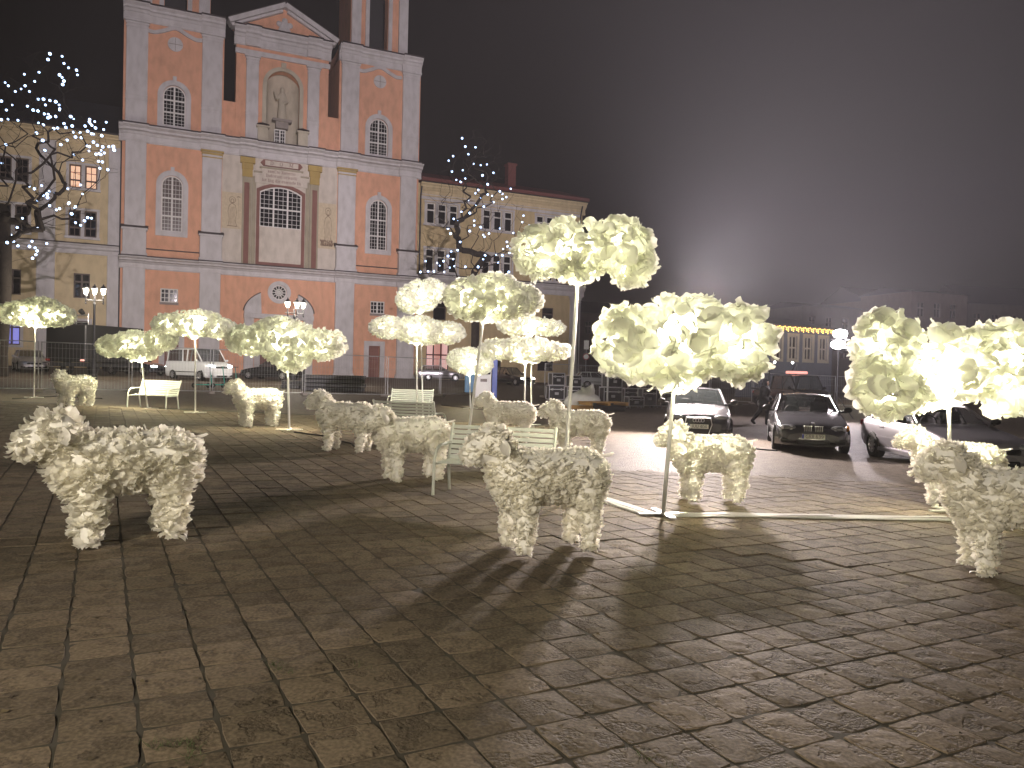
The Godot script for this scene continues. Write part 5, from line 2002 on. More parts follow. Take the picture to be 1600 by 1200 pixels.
func build_clutter() -> void:
	# stacked flight cases behind the sheep
	var g1 := "flight cases stacked behind the white sack"
	var cs := [[868.0, 42.0, Vector3(0.85, 0.75, 0.6), 2, "black flight case in the short stack left of the white sack"], [895.0, 42.5, Vector3(0.8, 0.7, 0.6), 2, "black flight case with bright lid edge in the short stack"], [955.0, 41.0, Vector3(1.0, 0.8, 0.7), 2, "tall black case in the middle stack behind the lamp post"], [985.0, 42.0, Vector3(0.9, 0.75, 0.7), 2, "flight case with aluminium edges in the middle of the long row"], [1012.0, 39.5, Vector3(0.75, 0.85, 0.6), 1, "upright flight case with bright aluminium edges standing alone"], [992.0, 38.5, Vector3(0.8, 0.45, 0.6), 1, "low flight case on castors before the upright one"], [1042.0, 40.0, Vector3(0.95, 0.9, 0.7), 2, "wide flight case in the stack beside the dark estate car"]]
	for c in cs:
		var p := in_sight(c[0], c[1])
		var y := p.y
		for k in c[3]:
			var s: Vector3 = c[2]
			var sz := s * (1.0 if k == 0 else 0.86)
			flight_case(c[4] + (", topmost" if k == 1 else (", lowest" if c[3] == 2 else "")), Vector3(p.x + k * 0.06, y, p.z), 0.25 + k * 0.15, sz, k == 0, g1)
			y += sz.y + (0.12 if k == 0 else 0.0) + 0.025
	# pallet
	var pp := in_sight(944.0, 35.0)
	var pal := thing("wooden_pallet", "orange pine pallet lying before the flight cases", "pallet", pp, 0.35)
	for k in 7:
		var b := MB.new()
		b.box(Vector3(-0.0, 0.40, -0.55 + k * 0.18), Vector3(2.0, 0.03, 0.13))
		part("plank", b, mats["pine"], pal)
	for x in [-0.9, 0.0, 0.9]:
		var b := MB.new()
		b.box(Vector3(x, 0.335, 0), Vector3(0.12, 0.09, 1.2))
		b.box(Vector3(x, 0.275, 0), Vector3(0.13, 0.025, 1.2))
		part("bearer", b, mats["pine"], pal)
	var lift := MB.new()
	lift.rbox(Vector3(0.3, 0.13, 0.0), Vector3(1.2, 0.26, 0.9), 0.04)
	part("dark_crate_below", lift, mats["dark_metal"], pal)
	# white sack, lumpy
	var sp := in_sight(912.0, 35.8)
	var sack := thing("white_sack", "crumpled white sack slumped on a crate beside the pallet", "sack", sp, 0.2)
	var sk := sdf_mesh([[Vector3(-0.6, 0.32, 0), Vector3(0.5, 0.36, 0), 0.30, 0.34], [Vector3(-0.3, 0.5, 0.05), Vector3(0.35, 0.85, 0), 0.3, 0.22], [Vector3(0.3, 0.8, 0), Vector3(0.42, 1.12, 0.05), 0.16, 0.08], [Vector3(0.1, 0.75, 0.1), Vector3(-0.05, 0.98, 0.1), 0.15, 0.07], [Vector3(-0.7, 0.25, 0.1), Vector3(-0.85, 0.3, 0.1), 0.2, 0.12]], 0.06, 0.08)
	part("sack", sk, mats["white_cloth"], sack)
	var cr := MB.new()
	cr.rbox(Vector3(0, 0.09, 0), Vector3(1.5, 0.18, 0.8), 0.02)
	part("crate", cr, mats["pine"], sack)
	# stage deck boxes lying by the fence
	for e in [[520.0, 43.0, Vector3(3.4, 0.9, 1.6), "long black stage deck stacked behind the site fence"], [470.0, 44.0, Vector3(2.2, 0.55, 1.4), "low black stage box beside the long stage deck"]]:
		var sd := thing("stage_deck", e[3], "stage deck", in_sight(e[0], e[1]), 0.3)
		var s: Vector3 = e[2]
		var n := int(s.y / 0.22)
		for k in n:
			var b := MB.new()
			b.rbox(Vector3(0.06 * (k % 2), 0.11 + k * 0.22, 0), Vector3(s.x, 0.2, s.z), 0.02)
			part("deck_board", b, mats["black_paint"], sd)
	# information kiosk with a blue post
	var kp := in_sight(752.0, 42.0)
	var ki := thing("info_kiosk", "white ticket kiosk with blue side panels behind the sheep", "kiosk", kp, 0.1)
	var kb := MB.new()
	kb.rbox(Vector3(0.1, 1.05, 0), Vector3(0.86, 2.1, 0.7), 0.03)
	part("cabinet", kb, mats["white_steel"], ki)
	var ks := MB.new()
	ks.rbox(Vector3(-0.62, 1.15, 0.05), Vector3(0.55, 1.7, 0.5), 0.02)
	part("side_panel", ks, mat("kiosk_blue", Color(0.02, 0.15, 0.30), 0.4), ki)
	var kq := MB.new()
	kq.rbox(Vector3(0.72, 1.5, 0.1), Vector3(0.28, 3.0, 0.3), 0.02)
	part("blue_post", kq, mat("kiosk_deep_blue", Color(0.05, 0.10, 0.42), 0.4), ki)
	var kd := MB.new()
	kd.rbox(Vector3(0.30, 1.42, 0.355), Vector3(0.34, 0.24, 0.03), 0.01)
	part("screen", kd, mats["dark_glass"], ki)
	var kn := MB.new()
	kn.box(Vector3(0.12, 0.98, 0.353), Vector3(0.36, 0.16, 0.008))
	part("notice", kn, mats["grey_stone"], ki)
	# traffic sign post by the yellow house
	var sg := thing("sign_post", "thin traffic sign post behind the white hatchback", "sign", in_sight(915.0, 78.0))
	var sm := MB.new()
	sm.tube(Vector3(0, 0, 0), Vector3(0, 4.6, 0), 0.04, 0.04, 8)
	part("post", sm, mats["galvanised"], sg)
	var s1 := MB.new()
	s1.rbox(Vector3(0, 4.1, 0.06), Vector3(0.5, 0.9, 0.03), 0.01)
	part("sign_plate", s1, mats["white_steel"], sg)
	var s2 := MB.new()
	s2.lathe([Vector2(0.0, 0.02), Vector2(0.34, 0.02), Vector2(0.34, 0.0)], Vector3(0, 2.9, 0.05), 20, Basis(Vector3(1, 0, 0), PI / 2))
	var s2o := part("round_sign", s2, mats["tail_red"], sg)
	var s3 := MB.new()
	s3.lathe([Vector2(0.0, 0.03), Vector2(0.25, 0.03), Vector2(0.25, 0.02)], Vector3(0, 2.9, 0.05), 20, Basis(Vector3(1, 0, 0), PI / 2))
	part("sign_face", s3, mats["white_steel"], s2o)
	# thin lamp post before the flight cases
	var lp := thing("steel_post", "plain grey steel post standing among the flight cases", "post", in_sight(950.0, 38.0))
	var lm := MB.new()
	lm.tube(Vector3(0, 0, 0), Vector3(0, 3.2, 0), 0.055, 0.055, 10)
	lm.rbox(Vector3(0, 0.015, 0), Vector3(0.3, 0.03, 0.3), 0.01)
	part("post", lm, mats["galvanised"], lp)
	# e-scooters
	for k in 3:
		var sx := 318.0 + k * 21.0
		var sc := thing("electric_scooter", ["teal rental scooter at the white van's end of the scooter row", "teal rental scooter in the middle of the row of three", "teal rental scooter at the black car's end of the scooter row"][k], "scooter", in_sight(sx, 40.0 + k * 0.6), 0.5 + k * 0.25, "teal rental scooters parked in a row")
		var teal := mat("teal_paint", Color(0.03, 0.35, 0.27), 0.4)
		var d := MB.new()
		d.rbox(Vector3(0, 0.17, 0), Vector3(0.75, 0.06, 0.16), 0.02)
		part("deck", d, teal, sc)
		var s := MB.new()
		s.tube(Vector3(0.42, 0.2, 0), Vector3(0.30, 1.12, 0), 0.028, 0.024, 8)
		part("stem", s, teal, sc)
		var hb := MB.new()
		hb.tube(Vector3(0.30, 1.12, -0.24), Vector3(0.30, 1.12, 0.24), 0.018, 0.018, 6)
		part("handlebar", hb, mats["black_paint"], sc)
		for x in [-0.45, 0.47]:
			var w := MB.new()
			w.lathe([Vector2(0.05, -0.03), Vector2(0.12, -0.03), Vector2(0.13, 0.0), Vector2(0.12, 0.03), Vector2(0.05, 0.03)], Vector3(x, 0.13, 0), 14, Basis(Vector3(1, 0, 0), PI / 2))
			part("wheel", w, mats["rubber"], sc)
	# grey cable cover lying across the paving
	var cc := [[on_ground(936, 778), on_ground(1022, 806)], [on_ground(1045, 805), on_ground(1140, 806)], [on_ground(1125, 805), on_ground(1300, 809)], [on_ground(1300, 809), on_ground(1480, 812)]]
	for k in cc.size():
		var a: Vector3 = cc[k][0]
		var b: Vector3 = cc[k][1]
		var t := thing("cable_cover", ["slanting grey cable cover strip beside the front sheep", "short grey cable cover strip touching the cloud lamp foot", "grey cable cover strip crossing the yellowish sheep's shadow", "grey cable cover strip ending at the dark backlit sheep"][k], "cable cover", (a + b) * 0.5, atan2(-(b.z - a.z), b.x - a.x), "grey cable cover strips on the paving")
		var l := a.distance_to(b) + 0.02
		var m := MB.new()
		m.prism(PackedVector2Array([Vector2(-0.13, 0.0), Vector2(0.13, 0.0), Vector2(0.10, 0.012), Vector2(-0.10, 0.012)]), -l * 0.5, l * 0.5, Transform3D(Basis(Vector3(0, 0, -1), UP, Vector3(1, 0, 0)).rotated(Vector3(0, 0, 1), (b.y - a.y) / l), Vector3(0, 0.006 + 0.002 * k, 0)))
		part("strip", m, mat("strip_grey", Color(0.34, 0.33, 0.33), 0.7), t)
		var ed := MB.new()
		ed.box(Vector3(0, 0.0195 + 0.002 * k, 0), Vector3(l - 0.04, 0.004, 0.10))
		part("lid", ed, mats["strip_grey"], t)
	# loose black cables on the ground
	var cables := [[[1140, 690], [1180, 700], [1215, 703]], [[1060, 640], [1100, 634], [1170, 632]], [[905, 640], [845, 634], [760, 640], [690, 632]], [[20, 622], [90, 618], [160, 622]], [[460, 676], [520, 684], [560, 700]]]
	var cable_words := ["thin black cable lying before the dark estate car", "thin black cable running behind the dark estate car", "long thin black cable running behind the sheep to the kiosk", "thin black cable lying at the foot of the cloud lamp by the yellow house", "short thin black cable lying at the foot of the wide cloud lamp"]
	for ci in cables.size():
		var c: Array = cables[ci]
		var pts := []
		for e in c:
			var p := on_ground(e[0], e[1])
			pts.append(p + Vector3(0, 0.018, 0))
		var t := thing("power_cable", cable_words[ci], "cable", pts[0], 0.0, "black power cables on the square")
		var fine := []
		for i in pts.size() - 1:
			for q in 8:
				var f := q / 8.0
				var w: Vector3 = pts[i].lerp(pts[i + 1], f)
				w.x += sin(q * 1.3 + i) * 0.06
				w.y = floor_y(w.x, w.z) + 0.016
				fine.append(w - pts[0])
		fine.append(pts[-1] - pts[0])
		var m := MB.new()
		m.path(fine, 0.016, 6)
		part("cable", m, mats["rubber"], t)
	# tufts of grass and moss in the joints near the camera
	var gm := mat("grass", Color(0.05, 0.075, 0.02), 0.9)
	var tuft_words := ["flat sprig of grass lying in a joint of the dim paving", "largest dark grass clump growing in a joint of the dim paving", "smaller grass clump beside the largest dark one", "tiny grass tuft between the front sheep and the bench", "tiny grass tuft below the cable cover strip and the silver coupe", "small grass tuft at the end of the front sheep's leg shadows", "small grass tuft beyond the shadow of the yellowish sheep"]
	var tuft := -1
	for e in [[435, 1043, 34], [265, 1165, 46], [300, 1178, 30], [660, 845, 16], [1330, 838, 14], [560, 1040, 12], [1010, 1185, 20]]:
		var p := on_ground(e[0], e[1])
		tuft += 1
		var t := thing("grass_tuft", tuft_words[tuft], "grass", p, rng.randf() * 6.0, "grass tufts in the paving joints")
		var m := MB.new()
		for k in e[2] * 2:
			var a := Vector3(rng.randfn() * 0.07, -0.01, rng.randfn() * 0.02)
			var d := Vector3(rng.randfn() * 0.03, rng.randf_range(0.012, 0.045), rng.randfn() * 0.03)
			var s := Vector3(rng.randfn(), 0, rng.randfn()).normalized() * 0.0022
			m.tri(a - s, a + s, a + d, Vector3(0, 0.3, 1))
		var o := part("blades", m, gm, t)
		o.set_meta("kind", "stuff")
	# crumbs and dead leaves strewn on the paving
	var lv := MB.new()
	lv.colored = true
	for k in 240:
		var dep := rng.randf_range(2.8, 9.0)
		var p := Vector3(rng.randf_range(-0.66, 0.66) * dep, 0, -dep)
		p.y = gy(p.x, p.z) + 0.006
		var s := rng.randf_range(0.006, 0.022)
		lv.tint = Color(0.12, 0.09, 0.05) * rng.randf_range(0.3, 1.2)
		var b := Basis(UP, rng.randf() * 6.0) * Basis(Vector3(1, 0, 0), rng.randf_range(-0.4, 0.4))
		lv.tri(p + b * Vector3(-s, 0, 0), p + b * Vector3(s * 0.4, 0.006, s * 0.7), p + b * Vector3(s, 0, -s * 0.2), UP)
		lv.tri(p + b * Vector3(-s, 0, 0), p + b * Vector3(s, 0, -s * 0.2), p + b * Vector3(-s * 0.2, 0.003, -s * 0.6), UP)
	var lm2 := mat("litter", Color(1, 1, 1), 0.9)
	lm2.vertex_color_use_as_albedo = true
	var lo := part("leaf_litter", lv, lm2, self)
	tag(lo, "fine dead leaf crumbs strewn over the paving", "leaf litter")
	lo.set_meta("kind", "stuff")


func build_benches() -> void:
	bench("grey green slatted steel bench standing before the far scooters", on_ground(240, 637), 0.0 - 0.28, mats["bench_paint"])
	bench("grey green slatted steel bench standing farthest back by the kiosk", in_sight(642.0, 26.5), -0.1, mats["bench_paint"])
	bench("slatted steel bench seen from behind, standing between two sheep", on_ground(640, 690), PI - 0.35, mats["bench_paint"])
	bench("grey green slatted steel bench hidden behind the nearest standing sheep", on_ground(772, 776), -0.30, mats["bench_paint"])


func bench(label: String, at: Vector3, turn: float, m: Material) -> void:
	# sits facing local +z; arms are bent tubes that run down into the front legs
	var t := thing("slatted_bench", label, "bench", at, turn)
	var W := 1.42
	for k in 7:
		var b := MB.new()
		var f := k / 6.0
		b.rbox(Vector3(0, 0.47 + f * 0.40, -0.20 - f * 0.13), Vector3(W, 0.052, 0.018), 0.006, Basis(Vector3(1, 0, 0), -0.28))
		part("back_slat", b, m, t)
	for k in 7:
		var b := MB.new()
		b.rbox(Vector3(0, 0.435, -0.17 + k * 0.066), Vector3(W, 0.02, 0.052), 0.006)
		part("seat_slat", b, m, t)
	for s in [-1.0, 1.0]:
		var x: float = s * (W * 0.5 + 0.02)
		var fr := MB.new()
		fr.path([Vector3(x, 0.0, -0.26), Vector3(x, 0.42, -0.19), Vector3(x, 0.92, -0.35)], 0.022, 8)
		part("rear_leg", fr, m, t)
		var ar := MB.new()
		var pts := [Vector3(x, 0.0, 0.32), Vector3(x, 0.44, 0.30)]
		for k in 7:
			var a := k / 6.0 * PI * 0.5
			pts.append(Vector3(x, 0.44 + 0.21 * sin(a), 0.30 - 0.24 * (1.0 - cos(a))))
		pts.append(Vector3(x, 0.655, -0.25))
		ar.path(pts, 0.022, 8)
		part("arm", ar, m, t)
		var sb := MB.new()
		sb.tube(Vector3(x, 0.415, -0.2), Vector3(x, 0.415, 0.3), 0.018, 0.018, 6)
		part("seat_rail", sb, m, t)


# ---------------------------------------------------------------- paper clouds and paper sheep
func petal_shape(sd: int, wide: float, curl: float, ruffle: float, nu := 5, nv := 4) -> ArrayMesh:
	# one sheet of paper: narrow foot, broad ruffled end, curling towards +z; foot at the origin, length 1 along +y
	var r := RandomNumberGenerator.new()
	r.seed = 500 + sd
	var ph := r.randf() * 6.0
	var lean := r.randf_range(-0.15, 0.15)
	var notch := r.randf_range(0.0, 0.16)
	var mb := MB.new()
	mb.grid(func(i, j):
		var u: float = float(i) / nu * 2.0 - 1.0
		var v: float = float(j) / nv
		var half := wide * pow(sin(PI * (0.10 + 0.80 * v)), 0.75)
		var len := v * (1.0 - 0.16 * u * u * v - notch * v * (1.0 - absf(u)))
		var cup := 0.30 * u * u * wide * (1.0 - 0.4 * v)
		var z := cup + curl * v * v + ruffle * v * v * sin(u * 4.6 + ph) * (0.4 + 0.6 * absf(u))
		return Vector3(u * half + lean * v * v, len - 0.25 * absf(curl) * v * v, z), nu, nv)
	return mb.mesh()


func frame_along(tip: Vector3, face: Vector3, s: float, roll := 0.0) -> Basis:
	var y := tip.normalized()
	var z := (face - y * face.dot(y))
	z = z.normalized() if z.length() > 0.01 else y.cross(Vector3(0.3, 0.5, 0.8)).normalized()
	var x := y.cross(z)
	return Basis(x, y, z).rotated(y, roll).scaled(Vector3(s, s, s))


func strew(parent: Node3D, called: String, shapes: Array, m: Material, places: Array, single: int) -> void:
	# places: [Transform3D, weight]; the heaviest are meshes of their own, the rest one mass
	places.sort_custom(func(a, b): return a[1] > b[1])
	for k in mini(single, places.size()):
		var o := part(called, shapes[k % shapes.size()], m, parent)
		o.transform = places[k][0]
	var rest := places.slice(single)
	if rest.is_empty():
		return
	var mass := Node3D.new()
	var n := shapes.size()
	# one mass: join the copies into one mesh
	var v := PackedVector3Array()
	var nn := PackedVector3Array()
	var src := []
	for s in shapes:
		var a: Array = s.surface_get_arrays(0)
		src.append([a[Mesh.ARRAY_VERTEX], a[Mesh.ARRAY_NORMAL]])
	mass.free()
	for k in rest.size():
		var t: Transform3D = rest[k][0]
		var sv: PackedVector3Array = src[k % n][0]
		var sn: PackedVector3Array = src[k % n][1]
		v.append_array(t * sv)
		var rot := Transform3D(t.basis.orthonormalized(), Vector3.ZERO)
		nn.append_array(rot * sn)
	var arr := []
	arr.resize(Mesh.ARRAY_MAX)
	arr[Mesh.ARRAY_VERTEX] = v
	arr[Mesh.ARRAY_NORMAL] = nn
	var am := ArrayMesh.new()
	am.add_surface_from_arrays(Mesh.PRIMITIVE_TRIANGLES, arr)
	var o := part(called + "_mass", am, m, parent)
	o.set_meta("kind", "stuff")


func build_cloud_lamps() -> void:
	var big := []
	var curls := []
	for k in 5:
		big.append(petal_shape(k, 0.46 + 0.06 * (k % 3), 0.30 - 0.12 * k, 0.10, 6, 5))
		curls.append(petal_shape(20 + k, 0.5, 0.5, 0.2, 4, 3))
	# [foot x, foot y, cloud x, cloud y, lobes [dx, dy, rx, ry] in photo pixels, big petal size, single petals, energy, label]
	var list := [
		[53.0, 620.0, 57.0, 489.0, [[0, 0, 50, 22], [-32, 2, 34, 18], [34, 4, 30, 17], [6, -10, 30, 15]], 0.22, 0, 5.0, "glowing paper cloud lamp on a thin pole before the yellow house"],
		[231.0, 637.0, 214.0, 538.0, [[0, 0, 40, 22], [-38, 4, 24, 17], [36, -8, 26, 18], [6, 6, 34, 20]], 0.22, 0, 5.5, "small glowing paper cloud lamp on a pole beside the slatted bench and white van"],
		[305.0, 645.0, 306.0, 506.0, [[0, -2, 46, 20], [-38, 2, 28, 17], [38, 6, 28, 16], [-6, 8, 34, 13]], 0.20, 0, 5.5, "flat glowing paper cloud lamp on a pole in front of the white van"],
		[452.0, 672.0, 448.0, 535.0, [[4, 0, 50, 34], [-62, -2, 34, 24], [56, 2, 38, 24], [10, 22, 30, 24], [-14, -22, 38, 18]], 0.22, 0, 6.0, "wide glowing paper cloud lamp on a pole above the sheep before the church portal"],
		[651.0, 660.0, 652.0, 515.0, [[0, 0, 48, 22], [-44, -2, 32, 18], [44, 4, 32, 18], [10, 6, 40, 18]], 0.18, 0, 5.0, "flat glowing paper cloud lamp on a pole behind the turned bench"],
		[728.0, 712.0, 770.0, 466.0, [[-30, 2, 48, 34], [34, 2, 44, 28], [0, -10, 44, 28], [-4, 14, 50, 22]], 0.23, 300, 6.0, "broad glowing paper cloud lamp on a tall pole in front of the smaller bare tree"],
		[661.0, 650.0, 655.0, 463.0, [[0, 0, 30, 26], [-14, 6, 22, 22], [20, -8, 22, 20]], 0.2, 0, 4.0, "small glowing paper cloud lamp half hidden behind the broad one"],
		[735.0, 637.0, 733.0, 564.0, [[0, 0, 30, 22], [-14, -2, 22, 18], [18, 4, 20, 18]], 0.17, 0, 5.0, "small round glowing paper cloud lamp in front of the blue and white kiosk"],
		[819.0, 668.0, 822.0, 545.0, [[0, 0, 52, 20], [-44, 2, 30, 16], [42, 2, 32, 15], [0, 6, 48, 16]], 0.19, 0, 5.0, "long low glowing paper cloud lamp above the flight cases"],
		[830.0, 664.0, 830.0, 509.0, [[0, 0, 40, 15], [28, 2, 26, 13], [-28, 2, 26, 13]], 0.18, 0, 4.0, "slim glowing paper cloud lamp rising just over the long low one"],
		[880.0, 786.0, 914.0, 388.0, [[-14, -2, 62, 46], [-70, 10, 42, 40], [52, -6, 48, 40], [74, 22, 36, 34], [-10, 26, 40, 28]], 0.25, 300, 6.0, "highest glowing paper cloud lamp on a long leaning pole above the nearest sheep"],
		[1036.0, 805.0, 1066.0, 530.0, [[0, -10, 78, 60], [-84, 6, 52, 56], [82, -2, 56, 52], [-10, 44, 54, 34], [92, 24, 42, 38]], 0.32, 300, 5.6, "large glowing paper cloud lamp on a pole before the dark estate car"],
		[1485.0, 800.0, 1478.0, 566.0, [[-10, 4, 86, 66], [-92, -20, 48, 62], [84, -6, 70, 58], [-90, 44, 54, 42], [120, 30, 56, 50], [150, -10, 44, 50]], 0.33, 300, 6.0, "largest glowing paper cloud lamp on a pole in front of the silver coupe"]]
	var core_mat := glow("cloud_bulb", Color(1.0, 0.98, 0.86), 12.0)
	for c in list:
		var foot := on_ground(c[0], c[1])
		var depth := -(eye_basis.inverse() * (foot - EYE)).z
		var per := depth / FOCAL
		var mid := point(c[2], c[3], depth)
		var t := thing("cloud_lamp", c[8], "cloud lamp", foot)
		var o := mid - foot
		var lobes := []
		for l in c[4]:
			lobes.append([o + Vector3(l[0] * per, -l[1] * per, rng.randf_range(-0.12, 0.12)), Vector3(l[2] * per, l[3] * per, minf(l[2], l[3] * 1.25) * per)])
		# pole and flat cross foot
		var pm := MB.new()
		var top := Vector3((point(lerpf(c[0], c[2], 0.75), c[3], depth) - foot).x, o.y, 0.0)
		if absf(top.x) > 0.35:
			top.x = signf(top.x) * 0.16
		var pr := 0.026
		pm.tube(Vector3(0, 0.02, 0), top, pr, pr * 0.85, 10)
		part("pole", pm, mats["white_steel"], t)
		var fm := MB.new()
		for a in [0.2, 0.2 + PI / 2]:
			fm.box(Vector3(0, 0.018 + a * 0.002, 0), Vector3(0.62, 0.02, 0.07), Basis(UP, a))
		part("cross_foot", fm, mats["white_steel"], t)
		var sz: float = c[5]
		var single: int = c[6]
		var outer := []
		var inner := []
		var total := 0.0
		for l in lobes:
			total += l[1].x * l[1].y + l[1].y * l[1].z + l[1].x * l[1].z
		var want := int(total * 4.2 * 1.9 / (sz * sz * 0.75))
		var tries := 0
		while outer.size() < want and tries < want * 8:
			tries += 1
			var l: Array = lobes[rng.randi() % lobes.size()]
			var d := Vector3(rng.randfn(), rng.randfn(), rng.randfn()).normalized()
			var p: Vector3 = l[0] + d * l[1]
			var buried := false
			for q in lobes:
				buried = buried or ((p - q[0]) / q[1]).length() < 0.86
			if buried:
				continue
			var nrm: Vector3 = (d / l[1]).normalized()
			var s := sz * rng.randf_range(0.45, 1.1)
			var tip := nrm * rng.randf_range(0.15, 0.75) + Vector3(rng.randfn(), rng.randfn() * 0.8 - 0.12, rng.randfn()) * 0.55
			outer.append([Transform3D(frame_along(tip, nrm, s, rng.randf_range(-0.4, 0.4)), p - tip.normalized() * s * 0.55 - nrm * 0.04), s + (0.3 if p.z - o.z > 0.0 else 0.0)])
		var small := sz * 0.42
		var want2 := clampi(int(want * 1.7), 300, 1000)
		tries = 0
		while inner.size() < want2 and tries < want2 * 8:
			tries += 1
			var l: Array = lobes[rng.randi() % lobes.size()]
			var d := Vector3(rng.randfn(), rng.randfn(), rng.randfn()).normalized()
			var p: Vector3 = l[0] + d * l[1] * rng.randf_range(0.62, 0.95)
			var buried := false
			for q in lobes:
				buried = buried or ((p - q[0]) / q[1]).length() < 0.55
			if buried:
				continue
			var tip := d * 0.6 + Vector3(rng.randfn(), rng.randfn(), rng.randfn()) * 0.5
			inner.append([Transform3D(frame_along(tip, d, small * rng.randf_range(0.6, 1.2)), p), 0.0])
		strew(t, "petal", big, mats["paper"], outer, single)
		strew(t, "curl", curls, mats["paper"], inner, 0)
		# bulbs strung along the inside
		var whole := 0.0
		for l in lobes:
			whole += l[1].x * l[1].y
		for l in lobes:
			var at: Vector3 = l[0]
			var gr: float = clampf(l[1].y * 0.28, 0.06, 0.15)
			var b := MB.new()
			b.ball(at, Vector3(gr, gr, gr), 12, 8)
			part("light_bulb", b, core_mat, t)
			var sh := MB.new()
			var sr: Vector3 = (l[1] as Vector3) * 0.52
			sh.ball(at, sr, 16, 10)
			part("paper_globe", sh, mats["paper"], t)
			omni(t, at, c[7] * (13.0 if single > 0 else 11.0) * l[1].x * l[1].y / whole, Color(1.0, 0.965, 0.80), 0.1)
		# the lamp on the pole's tip shines down through the open underside
		var low := o.y
		for l in lobes:
			var dx: float = (top.x - l[0].x) / l[1].x
			if absf(dx) < 1.0:
				low = minf(low, l[0].y - l[1].y * sqrt(1.0 - dx * dx))
		var tip_at := Vector3(top.x, low + 0.04, 0.0)
		var tb := MB.new()
		tb.ball(tip_at, Vector3(0.06, 0.08, 0.06), 12, 8)
		part("light_bulb", tb, core_mat, t)
		omni(t, tip_at, c[7] * (1.5 if single > 0 else 2.6), Color(1.0, 0.965, 0.80), 0.08)


func sheep_bones(pose: int) -> Array:
	# faces -x, stands on y = 0
	var hx := [0.0, 0.02, 0.03][pose] as float
	var hy := [0.0, -0.05, -0.03][pose] as float
	var hz := [0.0, 0.10, -0.06][pose] as float
	var b := [
		[Vector3(-0.30, 0.715, 0), Vector3(0.36, 0.73, 0), 0.255, 0.25],
		[Vector3(-0.36, 0.72, 0), Vector3(-0.31, 0.58, 0), 0.22, 0.20],
		[Vector3(0.38, 0.70, 0), Vector3(0.40, 0.60, 0), 0.24, 0.20],
		[Vector3(-0.38, 0.80, 0), Vector3(-0.56 + hx, 1.01 + hy, hz * 0.5), 0.20, 0.145],
		[Vector3(-0.57 + hx, 1.03 + hy, hz * 0.6), Vector3(-0.73 + hx, 0.98 + hy, hz * 1.2), 0.145, 0.115],
		[Vector3(-0.73 + hx, 0.97 + hy, hz * 1.2), Vector3(-0.80 + hx, 0.92 + hy, hz * 1.4), 0.10, 0.075],
		[Vector3(-0.55 + hx, 1.10 + hy, hz * 0.5), Vector3(-0.62 + hx, 1.11 + hy, hz * 0.7), 0.105, 0.09]]
	for s in [-1.0, 1.0]:
		b.append([Vector3(-0.30, 0.52, 0.15 * s), Vector3(-0.30, 0.28, 0.19 * s), 0.11, 0.07])
		b.append([Vector3(-0.30, 0.28, 0.19 * s), Vector3(-0.31, 0.07, 0.20 * s), 0.07, 0.065])
		b.append([Vector3(0.36, 0.54, 0.15 * s), Vector3(0.40, 0.30, 0.19 * s), 0.125, 0.075])
		b.append([Vector3(0.40, 0.30, 0.19 * s), Vector3(0.37, 0.07, 0.20 * s), 0.07, 0.065])
	return b


